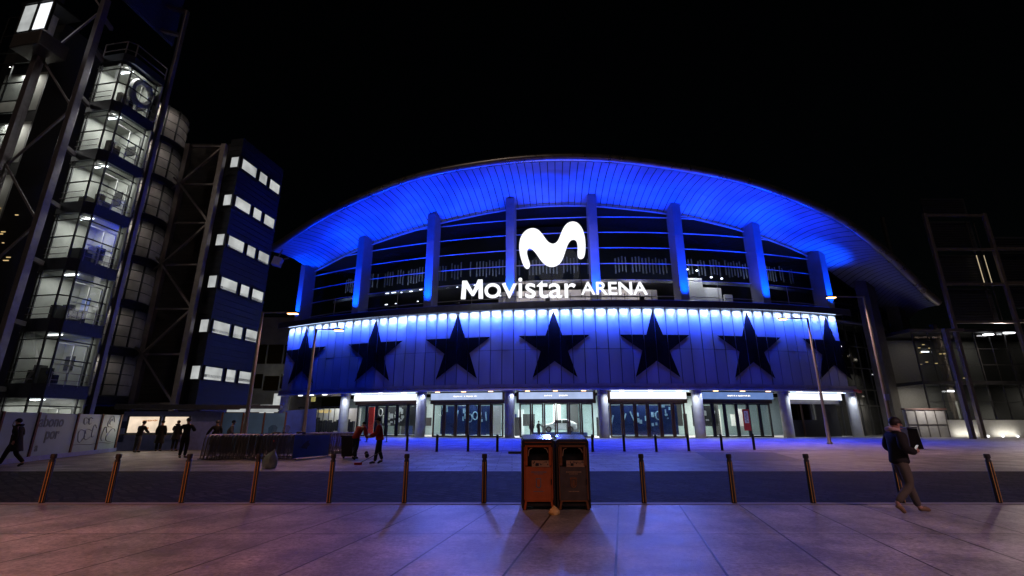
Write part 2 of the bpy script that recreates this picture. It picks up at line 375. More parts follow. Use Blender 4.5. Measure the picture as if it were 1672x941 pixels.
# cladding: single sheets with open joints and a slight wander in each
b = MB()
for i in range(NP):
    a0 = PH0 + i * DP + .026; a1 = PH0 + (i + 1) * DP - .026; b.cur = random.choice((0, 0, 1, 2))
    for z0, z1 in ((5.62, 9.32), (9.36, 13.98)):
        j = [random.uniform(-.022, .022) for _ in range(4)]
        v = [cyl(a0, RP + j[0], z0), cyl(a1, RP + j[1], z0), cyl(a1, RP + j[2], z1), cyl(a0, RP + j[3], z1)]
        w = [p - rad((a0 + a1) / 2) * .05 for p in v]
        b.add(v + w, [(0, 1, 2, 3), (7, 6, 5, 4), (0, 4, 5, 1), (1, 5, 6, 2), (2, 6, 7, 3), (3, 7, 4, 0)])
b.build('cladding', [M['panel'], M['panel2'], M['panel3']], arena); b = MB()
b = MB(); curved(b, [(RP - .15, 5.4), (RP - .15, 14.02), (RP - .6, 14.02), (RP - .6, 5.4)], PH0 + .02, PH1 - .02, 50); b.build('wall', M['gap'], arena)
# stars
def star_mesh(phc, zc, Rs):
    bm = bmesh.new(); pts = []
    for k in range(10):
        a = math.pi / 2 + k * math.pi / 5; r = Rs if k % 2 == 0 else Rs * .3819
        pts.append(bm.verts.new((math.cos(a) * r, 0, math.sin(a) * r)))
    c = bm.verts.new((0, 0, 0))
    for k in range(10): bm.faces.new((c, pts[k], pts[(k + 1) % 10]))
    seams = []
    for i in range(NP + 1):
        u = R(PH0 + i * DP - phc) * RP
        if abs(u) < Rs: seams.append(u)
    for u in seams:
        for d in (-.042, .042):
            bmesh.ops.bisect_plane(bm, geom=bm.verts[:] + bm.edges[:] + bm.faces[:], plane_co=(u + d, 0, 0), plane_no=(1, 0, 0))
    kill = [f for f in bm.faces if any(abs(f.calc_center_median().x - u) < .042 for u in seams)]
    bmesh.ops.delete(bm, geom=kill, context='FACES')
    r = bmesh.ops.extrude_face_region(bm, geom=bm.faces[:])
    for v in [x for x in r['geom'] if isinstance(x, bmesh.types.BMVert)]: v.co.y -= .035
    for v in bm.verts:
        v.co = cyl(phc + math.degrees(v.co.x / RP), RP + .035 - v.co.y, zc + v.co.z)
    mb = MB(); bm.verts.index_update()
    mb.add([v.co.copy() for v in bm.verts], [[v.index for v in f.verts] for f in bm.faces]); bm.free(); return mb
for k in range(7): star_mesh((-28.3, -20.45, -13.1, -5.6, 1.9, 9.4, 16.75)[k], 9.6 , 4.1).build('star', M['star'], arena)
# ledge above the cladding and canopy band below
b = MB(); curved(b, [(RP - .25, 14.1), (RP + .9, 14.1), (RP + .9, 13.8), (RP + 1.0, 13.8), (RP + 1.0, 14.5), (RP + .85, 14.62), (RP - 3.3, 14.62), (RP - 3.3, 14.3)], PH0 - .7, PH1 + .9, 60); b.build('ledge', M['ledge'], arena, smooth=True)
b = MB(); curved(b, [(RP + .12, 14.0), (RP + .2, 14.0), (RP + .2, 14.055), (RP + .12, 14.055)], PH0 + .05, PH1 - .05, 60); b.build('light_strip', M['led'], arena)
b = MB(); curved(b, [(RP - 4.6, 4.95), (RP + .25, 4.95), (RP + .2, 5.04), (RP + .2, 5.2), (RP + .14, 5.24), (RP + .2, 5.28), (RP + .2, 5.6), (RP - .1, 5.6), (RP - 4.6, 5.5)], PH0 - .2, PH1 + .6, 60); b.build('canopy_band', M['band'], arena, smooth=True)
# roof: soffit boards (with joints), bull-nosed edge, top sheet
def pe(s): return lerp([(-31.4, -29.4), (-28, -27.2), (19.2, 18.3), (35.2, 24.6)], s)
def ze(s): return sm(EAVE, pe(s), 1.2)
def zg(s): return sm(GLT, s, 2)
N = 118; S0, S1 = -31.9, 35.2
b = MB()
for i in range(N):
    s0 = S0 + (S1 - S0) * i / N; s1 = S0 + (S1 - S0) * (i + 1) / N; g = (s1 - s0) * .055
    s0 += g; s1 -= g
    ts = [0, .25, .5, .75, 1]
    def P(s, t):
        a = cyl(s, RG - .3, zg(s)); e = cyl(pe(s), RE, ze(s)); p = a.lerp(e, t); p.z += .55 * math.sin(t * math.pi) ; return p
    for t0, t1 in zip(ts, ts[1:]): b.quad(P(s0, t0), P(s1, t0), P(s1, t1), P(s0, t1))
soff = None
roof = MB(); vs = []; n2 = 120
def ring(s):
    a = cyl(s, RG - .3, zg(s)); e = cyl(pe(s), RE, ze(s)); d = (e - a); d.z = 0; d.normalize()
    top = cyl(s * .8, 60, max(zg(s) + 4, 20)); 
    return [a + Vector((0, 0, .3)), a.lerp(e, .5) + Vector((0, 0, .95)), e + Vector((0, 0, .1)) - d * .1, e + Vector((0, 0, .95)) - d * .3, a + Vector((0, 0, 2.2)), top]
for i in range(n2 + 1): vs += ring(S0 + (S1 - S0) * i / n2)
fs = []
for i in range(n2):
    for j in range(6):
        j2 = (j + 1) % 6; fs.append((i * 6 + j, (i + 1) * 6 + j, (i + 1) * 6 + j2, i * 6 + j2))
fs += [tuple(range(6)), tuple(n2 * 6 + j for j in range(6))[::-1]]
roof.add(vs, fs); ro = roof.build('roof', M['roof'], arena)
b.build('soffit', M['soffit'], ro)
b = MB(); b.tube([cyl(pe(S0 + (S1 - S0) * i / 90), RE + .12, ze(S0 + (S1 - S0) * i / 90) + .38) for i in range(91)], .48, 10); b.build('roof_edge', M['fascia'], ro, smooth=True)
# columns
CPH = [-31.4, -23.7, -16.3, -9.1, -2.1, 5.06, 12.3, 19.1]
for ph in CPH:
    b = MB(); rt = Matrix((tan_(ph), rad(ph), Z)).transposed(); top = zg(ph) + .5
    b.box(cyl(ph, RG + .85, (14.5 + top) / 2), (1.05, 1.9, top - 14.5), rt); c = b.build('column', M['fin'], arena, bevel=.05)
    b = MB()
    b.lathe([(.56, 0), (.56, 4.96)], cyl(ph, 82.9, 0), 20); b.build('round_column', M['conc'], arena, smooth=True)
    b = MB(); b.box(cyl(ph, RG + 2.15, 14.72), (.5, .3, .2), rt); b.build('floodlight', M['black'], arena, bevel=.02)
# upper glazing: one window per bay with its rails
for k in range(7):
    p0, p1 = CPH[k] + .3, CPH[k + 1] - .3; n = 10; b = MB(); vs = []
    for i in range(n + 1):
        ph = p0 + (p1 - p0) * i / n; vs += [cyl(ph, RG, 14.5), cyl(ph, RG, zg(ph))]
    b.add(vs, [(2 * i, 2 * i + 2, 2 * i + 3, 2 * i + 1) for i in range(n)])
    win = b.build('window', M['glass'], arena)
    b = MB()
    for z in (16.05, 18.1, 20.15, 22.2, 24.25, 26.3):
        b = MB()
        seg = [p0 + (p1 - p0) * i / n for i in range(n + 1)]
        for a, c in zip(seg, seg[1:]):
            if min(zg(a), zg(c)) > z + .25: curved(b, [(RG + .05, z), (RG + .26, z), (RG + .26, z + .05), (RG + .05, z + .09)], a, c, 1)
        if b.v: b.build('rail', M['rail'], win)
    b = MB()
    for a, c in zip([p0 + (p1 - p0) * i / n for i in range(n)], [p0 + (p1 - p0) * (i + 1) / n for i in range(n)]):
        b.bar(cyl(a, RG + .18, zg(a) - .35), cyl(c, RG + .18, zg(c) - .35), .22, .1)
    b.build('head_rail', M['rail'], win)
    pm = (p0 + p1) / 2; b = MB(); b.box(cyl(pm, RG + .04, 16.3), (.05, .05, 3.6)); b.build('mullion', M['rail'], win)
# interior of the upper level
b = MB(); curved(b, [(70, 14.3), (80.8, 14.3), (80.8, 14.5), (70, 14.5)], -31, 30, 40); curved(b, [(70, 18.9), (77.5, 18.9), (77.5, 19.3), (70, 19.3)], -31, 30, 40); b.build('floor_slab', M['wallg'], arena)
b = MB(); curved(b, [(70, 14), (70, 30), (69.5, 30), (69.5, 14)], -32, 32, 40); b.build('back_wall', M['dark'], arena)
b = MB()
for i in range(150):
    ph = -30 + i * .34
    if random.random() < .75: b.box(cyl(ph, 76.5, 21.6 + random.uniform(-.2, .2)), (.16, .1, 2.1), (0, 0, R(ph)))
b.build('hanging_slat', M['wallg'], arena)['kind'] = 'stuff'
b = MB(); curved(b, [(76.6, 14.5), (76.6, 18.2), (76.3, 18.2), (76.3, 14.5)], -11, 4.5, 20); 
for i in range(14): b.box(cyl(-10.5 + i * 1.1, 76.75, 16.2), (.12, .12, 3.4), (0, 0, R(-10.5 + i * 1.1)))
b.build('concourse_wall', M['wallw'], arena)
b = MB(); curved(b, [(79, 14.5), (79, 19.2), (78.7, 19.2), (78.7, 14.5)], 5.9, 8.2, 6); curved(b, [(78.4, 14.5), (78.4, 18.2), (78.1, 18.2), (78.1, 14.5)], 8.25, 10.3, 6); curved(b, [(78.8, 14.5), (78.8, 17.3), (78.5, 17.3), (78.5, 14.5)], 10.4, 11.2, 3); b.build('partition', M['wallw'], arena)
b = MB()
for ph, zz in ((6.4, 19.9), (7.3, 19.8), (8.6, 19.0), (9.6, 18.9)): b.lathe([(.12, -.07), (.16, 0), (.12, .07)], cyl(ph, 80.2, zz), 8)
b.build('spotlight', M['cool'], arena)
b = MB()
for i in range(26):
    ph = random.choice([random.uniform(-23, -16.5), random.uniform(-22, -17), random.uniform(-16, -9.5), random.uniform(-1.5, 4.5)]); zz = random.choice([15.6, 16.2, 17.2, 18.8, 18.7])
    b.box(cyl(ph, 78.5, zz), (random.uniform(.1, .5), .1, .08), (0, 0, R(ph)))
b.build('ceiling_lamp', M['cool'], arena)
for ph in (-8.5, -5, -1.5, 2): light('concourse_light', 'AREA', cyl(ph, 78.8, 18.7), 110, (1, .8, .68), target=cyl(ph, 76.6, 14.5), size=2)
for i in range(7): light('slat_light', 'AREA', cyl((CPH[i] + CPH[i + 1]) / 2, 78.6, 19.6), 70, (.6, .75, 1), target=cyl((CPH[i] + CPH[i + 1]) / 2, 76.5, 21.8), size=5, size_y=.2)
light('concourse_light', 'AREA', cyl(7.2, 80.2, 20.2), 130, (1, .97, .9), target=cyl(7.2, 79, 17.5), size=.8)
light('concourse_light', 'AREA', cyl(9.4, 79.8, 19.2), 60, (1, .97, .9), target=cyl(9.4, 78.4, 17), size=.8)

# facade lighting
BL = (.06, .16, 1.0)
for i in range(18):
    ph = PH0 + (PH1 - PH0) * (i + .5) / 18
    light('ledge_light', 'AREA', cyl(ph, RP + .66, 14.04), 400, (.002, .045, 1), target=cyl(ph, RP, 12.4), size=3.9, size_y=.06, spread=36)
    light('added_ground_light', 'SPOT', cyl(ph, RP + 1.15, 13.9), 12500 if -27 < ph < 12 else 4500, (.0, .028, 1), target=cyl(ph, RP + 7, 0), size=.05, spot=84, blend=1)  # spots added along the ledge to wash the paving blue
for i in range(NP):
    ph = PH0 + (i + .5) * DP
    light('ledge_light', 'AREA', cyl(ph, RP + .42, 14.05), 56 * random.uniform(.72, 1.28), (.40, .58, 1), target=cyl(ph, RP, 13.3), size=.8, size_y=.06, spread=62)
for i in range(len(CPH)):
    ph = CPH[i]
    light('column_light', 'SPOT', cyl(ph, RG + 2.7, 14.85), 9000, (.0, .06, 1), target=cyl(ph, RG + 1.0, 27), size=.15, spot=62, blend=.9)
    light('column_light', 'SPOT', cyl(ph, RG + 4.3, 14.95), 3800, (.0, .035, 1), target=cyl(ph, RG + 1.8, 19.5), size=.1, spot=58, blend=.9)
for i in range(15):
    ph = -30 + i * 3.45
    light('soffit_light', 'AREA', cyl(ph, RP + .3, 14.9), (820 if -24 < ph < 12 else 520 if -27 < ph < 15 else 330 if ph < 17.3 else 90) * random.uniform(.4, 1.35), (.0, .028, 1), target=cyl(ph * .97 - .2, RG + 3.0, 28), size=1.2, size_y=.3, spread=95)

for ph, tx in ((-13, -2.0), (-6, 1.5), (1, 5.0)):
    light('added_plaza_flood', 'SPOT', cyl(ph, RP + 1.15, 14.3), 8200, (.11, .17, 1), target=(tx, 8.5, 0), size=.6, spot=38, blend=1)  # added floods that throw blue light onto the foreground slabs
    b = MB(); rt = Matrix((tan_(ph), rad(ph), Z)).transposed(); b.box(cyl(ph, RP + .85, 14.75), (.5, .3, .3), rt); b.build('floodlight', M['black'], arena, bevel=.02)  # housing made up for the added flood

# ground floor: doors, header signs, interior
b = MB(); curved(b, [(73.6, 0), (73.6, 4.9), (73.3, 4.9), (73.3, 0)], -31, 20, 50); b.build('lobby_wall', M['wallt'], arena)
b = MB(); curved(b, [(73.6, -.02), (82.1, -.02), (82.1, .03), (73.6, .03)], -31, 20, 50); b.build('lobby_floor', M['wallw'], arena)
b = MB(); curved(b, [(82.1, 0), (84.9, 0), (84.9, .02), (82.1, .02)], -31, 20, 50); b.build('step', M['kerb'], arena)
bays = [(CPH[i], CPH[i + 1]) for i in range(1, 7)]
def rbox(mb, ph, r, z, d): return mb.box(cyl(ph, r, z), d, Matrix((tan_(ph), rad(ph), Z)).transposed())
for k, (p0, p1) in enumerate(bays):
    a0, a1 = p0 + .62, p1 - .62; nd = 6; w = (a1 - a0) / nd
    b = MB(); curved(b, [(81.75, 3.68), (81.75, 4.94), (81.5, 4.94), (81.5, 3.68)], p0 + .4, p1 - .4, 6); b.build('lintel', M['brown'] if k != 5 else M['conc'], arena)
    b = MB(); zt, zb = (4.84, 4.1)
    h0, h1 = a0 + .05, a1 - .05
    curved(b, [(82.5, zb), (82.5, zt), (82.2, zt), (82.2, zb)], h0, h1, 6)
    hs = b.build('header_sign', [M['signw'], M['signl'], M['signl'], M['signw'], M['signb'], M['signw']][k], arena)
    b = MB(); curved(b, [(82.45, zt + .02), (82.62, zt + .02), (82.62, zt + .1), (82.2, zt + .1)], h0 - .1, h1 + .1, 6); curved(b, [(82.2, zb - .06), (82.58, zb - .06), (82.58, zb - .005), (82.2, zb - .005)], h0 - .1, h1 + .1, 6); b.build('sign_frame', M['black'], hs)
    if k in (1, 2, 4):
        b = MB(); pm = (p0 + p1) / 2; random.seed(k)
        for i in range(26):
            ph = pm + (i - 13) * .075
            if random.random() < .85 and not (k == 2 and abs(i - 13) < 4): rbox(b, ph, 82.52, 4.47 + random.uniform(-.02, .02), (random.uniform(.05, .1), .03, random.uniform(.08, .16)))
        b.build('lettering', M['textw'], hs)
    b = MB()
    for f in (.2, .5, .8): rbox(b, p0 + (p1 - p0) * f, 83.2, 4.92, (.5, .22, .06))
    b.build('downlight', M['warm'] if k in (1, 2, 4) else M['cool'], arena)
    if k in (1, 2, 4): light('canopy_light', 'SPOT', cyl(p0 + (p1 - p0) * .06, 83.6, 4.85), 240, (.5, .6, 1), target=cyl(p0, 83.3, 1.5), size=.1, spot=110, blend=.8)
    if k in (0, 3, 5):
        b = MB(); curved(b, [(82.9, 4.88), (83.0, 4.88), (83.0, 4.94), (82.9, 4.94)], h0, h1 + .1, 6); b.build('light_strip', M['led'], arena)
        for f in (.04, .96): light('canopy_light', 'SPOT', cyl(p0 + (p1 - p0) * (f * .86 + .07), 84.2, 4.85), 500, (.75, .85, 1), target=cyl(p0 if f < .5 else p1, 83.3, 2.2), size=.1, spot=100, blend=.8)
    if k < 5:
        for d in range(nd):
            m0, m1 = a0 + d * w, a0 + (d + 1) * w; mm = (m0 + m1) / 2; W = R(w) * 81.6
            b = MB(); rt = Matrix((tan_(mm), rad(mm), Z)).transposed()
            for sx in (-1, 1): b.box(cyl(mm, 81.6, 1.84) + tan_(mm) * sx * (W / 2 - .10), (.17, .16, 3.66), rt)
            b.box(cyl(mm, 81.6, 3.6), (W - .35, .12, .14), rt); b.box(cyl(mm, 81.6, .1), (W - .35, .12, .16), rt)
            b.box(cyl(mm, 81.72, 1.2) + tan_(mm) * (W / 2 - .26), (.04, .05, .7), rt)
            dr = b.build('door', M['brown'] if k in (1, 2, 3) else M['black'], arena, bevel=.01)
            b = MB(); b.box(cyl(mm, 81.6, 1.86), (W - .37, .02, 3.36), rt); b.build('pane', M['dglass'], dr)
    else:
        b = MB(); curved(b, [(81.6, 0), (81.6, 1.9), (81.45, 1.9), (81.45, 0)], a0, a1, 5); b.build('counter_wall', M['black'], arena)
        b = MB(); curved(b, [(81.5, 1.9), (81.5, 3.68)], a0, a0 + (a1 - a0) * .55, 4, closed=False); b.build('pane', M['gglass'], arena)
        b = MB(); curved(b, [(81.55, 1.9), (81.55, 3.68), (81.4, 3.68), (81.4, 1.9)], a0 + (a1 - a0) * .58, a1, 4); b.build('shutter', M['black'], arena)
        b = MB()
        for f in (0, .3): rbox(b, a0 + (a1 - a0) * f, 81.75, 1.85, (.16, .14, 3.7))
        b.build('post', M['brown'], arena)
    light('lobby_front_light', 'AREA', cyl((p0 + p1) / 2, 81.2, 4.7), (100, 130, 240, 160, 100, 5)[k], (.85, .93, 1), target=cyl((p0 + p1) / 2, 79.5, 1.6), size=5.5, size_y=.2)
    pw = (50, 26, 110, 24, 60, 9)[k]
    light('lobby_light', 'AREA', cyl((p0 + p1) / 2, 78, 4.75), pw * 16, [(1, .95, .9), (.7, .85, 1), (.95, 1, .95), (.7, .8, 1), (1, .95, .85), (.8, .85, 1)][k], target=cyl((p0 + p1) / 2, 78, 0), size=6, size_y=4)
# dark blue display screens with pale graphics hanging in bays two and four, dark partitions elsewhere
random.seed(11)
for (p0, p1, kind) in ((-15.6, -11.2, 'n'), (-10.9, -10.2, 'w'), (-2.0, -1.9, 'd'), (-1.5, 4.4, 'n'), (5.7, 7.9, 'd'), (-23.1, -22.4, 'r'), (-22, -17, 'd')):
    b = MB(); curved(b, [(79.6, .3 if kind != 'd' else 1.2), (79.6, 3.5), (79.5, 3.5), (79.5, .3 if kind != 'd' else 1.2)], p0, p1, 8)
    dp = b.build('display_wall', {'n': M['navy'], 'w': M['white'], 'd': M['dark'], 'r': M['red']}[kind], arena)
    b = MB()
    if kind in 'nd':
        ph = p0 + .35
        while ph < p1 - .2:
            t = random.choice(['ring', 'bar', 'blob', 'blob', 'none'])
            o = cyl(ph, 79.66, random.uniform(1.9, 2.9)); x = tan_(ph)
            if t == 'ring': b.tube([o + x * .3 * math.cos(a) + Z * .45 * math.sin(a) for a in [i * math.pi / 7 for i in range(15)]], .07, 5)
            elif t == 'bar': b.bar(o - Z * .5, o + Z * .5 + x * random.uniform(-.4, .4), .14)
            elif t == 'blob':
                for q in range(4): b.box(o + x * random.uniform(-.3, .3) + Z * random.uniform(-.8, .8), (random.uniform(.15, .5), .06, random.uniform(.1, .6)), (0, 0, R(ph)))
            ph += random.uniform(.28, .5)
        if b.v: b.build('graphic', M['cyan'] if kind == 'n' else M['wallw'], dp)
random.seed(19)
b1, b2, b3 = MB(), MB(), MB()
for i in range(46):
    ph = random.uniform(-23.5, 11.5)
    if -9 < ph < -2.5 and random.random() < .8: continue
    rr = random.uniform(74.2, 78.8); z1 = random.choice((2.2, 2.6, 3.2, 3.9)); z0 = random.choice((.1, .1, 1.2)); W_ = random.uniform(.4, 1.5)
    mb = random.choice((b1, b1, b2, b3)); rbox(mb, ph, rr, (z0 + z1) / 2, (W_, .08, z1 - z0))
b1.build('display_board', M['dark'], arena); b2.build('display_board', M['white'], arena); b3.build('display_board', M['navy'], arena)
# lit shop to the left of the doors
b = MB(); curved(b, [(79, .3), (79, 3.4), (78.8, 3.4), (78.8, .3)], -30.5, -24.4, 8); b.build('shop_wall', M['wallw'], arena)
b = MB()
random.seed(5)
for i in range(16):
    ph = -29.5 + i * .33; rbox(b, ph, 79.8, 1.0 + random.uniform(-.1, .3), (random.uniform(.2, .45), .3, random.uniform(1.2, 2)))
b.build('shop_rack', M['cnavy'], arena)
b = MB()
for i in range(9): rbox(b, -28 + i * .2, 81.3, 3.0, (.17, .05, random.uniform(.25, .5))); rbox(b, -28 + i * .2 + .07, 81.3, 3.0 + random.uniform(-.15, .15), (.1, .05, .1))
b.build('shop_lettering', M['gold'], arena)
light('shop_light', 'AREA', cyl(-27, 80.6, 4.6), 140, (1, .97, .92), target=cyl(-27, 79, 1.5), size=4, size_y=1)
b = MB(); 
for i in range(10): rbox(b, -30.6 + i * .68, 81.4, 1.8, (.07, .07, 3.6))
curved(b, [(81.4, 3.5), (81.4, 3.62), (81.3, 3.62), (81.3, 3.5)], -30.8, -24.2, 6); curved(b, [(81.4, .0), (81.4, .25), (81.3, .25), (81.3, .0)], -30.8, -24.2, 6); b.build('shop_frame', M['black'], arena)
b = MB(); curved(b, [(81.36, .25), (81.36, 3.5)], -30.8, -24.2, 6, closed=False); b.build('shop_pane', M['dglass'], arena)
for ph in (-28.6, -27.2, -25.6):
    b = MB(); rbox(b, ph, 83.6, 4.92, (.6, .2, .06)); b.build('downlight', M['cool'], arena)
b = MB(); rbox(b, -27.9, 82.4, 4.5, (.7, .12, .6)); b.build('hanging_sign', mat('yellow_sign', (.7, .6, .12), .5, emit=(.9, .8, .2), estr=.25), arena)
b = MB(); rbox(b, 18.3, RP + .25, 5.1, (.5, .35, .3)); rbox(b, 18.7, RP + .25, 5.0, (.35, .3, .3)); b.build('camera_box', M['red'], arena)
# right flank: dim glazing and two big piers up to the roof
b = MB()
vs = []; n = 14
for i in range(n + 1):
    ph = 19.8 + (35 - 19.8) * i / n; vs += [cyl(ph, RG - 1, 0), cyl(ph, RG - 1, zg(ph) + .3)]
b.add(vs, [(2 * i, 2 * i + 2, 2 * i + 3, 2 * i + 1) for i in range(n)]); fl = b.build('window', M['gglass'], arena)
b = MB()
for z in (3.6, 5.6, 8.4, 11.2, 14.2, 17):
    curved(b, [(RG - .95, z), (RG - .8, z), (RG - .8, z + .12), (RG - .95, z + .12)], 19.8, 34, 10)
for i in range(11): ph = 20.5 + i * 1.3; b.box(cyl(ph, RG - .9, 8), (.1, .1, 16), (0, 0, R(ph)))
b.build('rail', M['ledge'], fl)
b = MB(); curved(b, [(RG - 4, 0), (RG - 4, 16), (RG - 4.3, 16), (RG - 4.3, 0)], 19.8, 35, 10); b.build('flank_wall', M['wallg'], arena)
for ph, rr in ((24.3, 82.6), (29.6, 82.2)):
    b = MB(); rt = Matrix((tan_(ph), rad(ph), Z)).transposed(); t = zg(ph) + .2; b.box(cyl(ph, rr, t / 2), (1.7, 1.5, t), rt); b.build('pier', M['dconc'], arena, bevel=.05)
for ph, z, pw in ((21.5, 4.5, 40), (22, 8.2, 30), (27, 4.6, 140), (27, 8, 30)): light('flank_light', 'AREA', cyl(ph, RG - 2.4, z), pw, (1, .9, .75), target=cyl(ph, RG - 3.2, 0), size=1.5)
b = MB()
for ph, z in ((20.8, 11.4), (21.7, 11.1), (26.8, 7.8)): b.box(cyl(ph, RG - .7, z), (.9, .1, .1), (0, 0, R(ph)))
b.build('ceiling_lamp', M['cool'], arena)
# end walls closing the star wall
b = MB()
for ph in (PH0, PH1):
    rt = Matrix((tan_(ph), rad(ph), Z)).transposed(); b.box(cyl(ph, RP - 2.4, 9.9), (.12, 4.5, 8.2), rt)
b.build('end_wall', M['panel'], arena)

# ------------------------------------------------------------------ illuminated sign standing on the ledge
SY = 49.5
sg = thing('illuminated_sign', (4.6, SY, 14.65), 'glowing white sign lettering with wavy M emblem on the ledge', 'sign')
SX, SU = Vector((1, 0, 0)), Z
def cxy(x, y): # crop coordinates -> point on the sign plane
    return at(740 + x / 4.918, 340 + y / 4.918, SY)
out = [(590, 487), (572, 474), (556, 440), (540, 390), (530, 335), (530, 285), (540, 240), (558, 207), (585, 180), (618, 165), (650, 163), (682, 176), (710, 204), (735, 240), (758, 270), (780, 285), (800, 290), (820, 284), (838, 268), (852, 240), (868, 195), (888, 155), (910, 128), (938, 113), (966, 110), (994, 118), (1018, 140), (1038, 172), (1052, 215), (1060, 265), (1062, 320), (1058, 370), (1050, 396), (1034, 407), (1015, 407), (1002, 394), (998, 368), (1000, 320), (998, 285), (990, 262), (975, 252), (958, 252), (940, 262), (924, 285), (910, 320), (897, 362), (883, 402), (866, 434), (843, 456), (815, 469), (785, 472), (757, 464), (732, 448), (708, 424), (684, 390), (662, 357), (640, 334), (620, 322), (604, 324), (594, 340), (592, 366), (600, 400), (612, 435), (618, 458), (612, 478), (602, 486)]
pts = [cxy(*p) for p in out]
def smoothloop(p, n=2):
    for _ in range(n):
        q = []
        for i in range(len(p)):
            a, c = p[i], p[(i + 1) % len(p)]; q += [a * .75 + c * .25, a * .25 + c * .75]
        p = q
    return p
pts = smoothloop(pts, 1)
cu = bpy.data.curves.new('logo', 'CURVE'); cu.dimensions = '2D'; cu.fill_mode = 'BOTH'; cu.extrude = .12
sp = cu.splines.new('POLY'); sp.points.add(len(pts) - 1); sp.use_cyclic_u = True
for q, p in zip(sp.points, pts): q.co = (p.x, p.z, 0, 1)
t = bpy.data.objects.new('logo', cu); COL.objects.link(t); dg = bpy.context.evaluated_depsgraph_get(); dg.update()
me = bpy.data.meshes.new_from_object(t.evaluated_get(dg)); bpy.data.objects.remove(t)
me.transform(Matrix.Translation(-sg.location) @ Matrix(((1, 0, 0, 0), (0, 0, -1, SY), (0, 1, 0, 0), (0, 0, 0, 1)))); me.materials.append(M['letter'])
o = bpy.data.objects.new('emblem', me); COL.objects.link(o); o.parent = sg
def word(body, x0, y0, x1, hpx, bold, name='word'):
    a, c = cxy(x0, y0), cxy(x1, y0); w = (c - a).length
    o = text(name, body, 1, M['letter'], sg, frame((0, 0, 0), SX, SU), bold=bold, depth=.04)
    xs = [v.co.x + sg.location.x for v in o.data.vertices]; zs = [v.co.z + sg.location.z for v in o.data.vertices]
    hh = hpx / 4.918 * SY / (F * .966) * 1.0
    sxx = w / (max(xs) - min(xs)); szz = hh / (max(zs) - min(zs))
    x_, z_ = min(xs), min(zs)
    slope = 0
    for v in o.data.vertices:
        X = v.co.x + sg.location.x; Zz = v.co.z + sg.location.z; Y = v.co.y + sg.location.y
        v.co = Vector((a.x + (X - x_) * sxx, SY + Y * 3, a.z + (Zz - z_) * szz)) - sg.location
    return o
word('ovistar', 250, 722, 988, 168, .004)
b = MB(); mp_ = [(62, 730), (74, 585), (112, 585), (158, 668), (200, 576), (236, 576), (240, 726), (204, 726), (204, 640), (166, 704), (148, 704), (104, 640), (98, 730)]
b.prism([(cxy(x, y).x, cxy(x, y).z) for x, y in mp_], (0, SY + .12, 0), (1, 0, 0), (0, 0, 1), .24); b.build('letter', M['letter'], sg)
word('ARENA', 1028, 694, 1562, 105, .008)
b = MB()
for x in (90, 210, 320, 430, 530, 620, 720, 840, 940, 1060, 1160, 1270, 1380, 1500):
    p = cxy(x, 700); b.bar((p.x, SY + .15, 14.62), (p.x, SY + .15, p.z + .3), .06)
b.bar((cxy(90, 0).x, SY + .2, 14.95), (cxy(1540, 0).x, SY + .2, 14.95), .07)
for x in (575, 790, 1025): p = cxy(x, 470); b.bar((p.x, SY + .25, 14.9), (p.x, SY + .25, cxy(x, 380).z), .08)
b.build('support_frame', M['black'], sg)

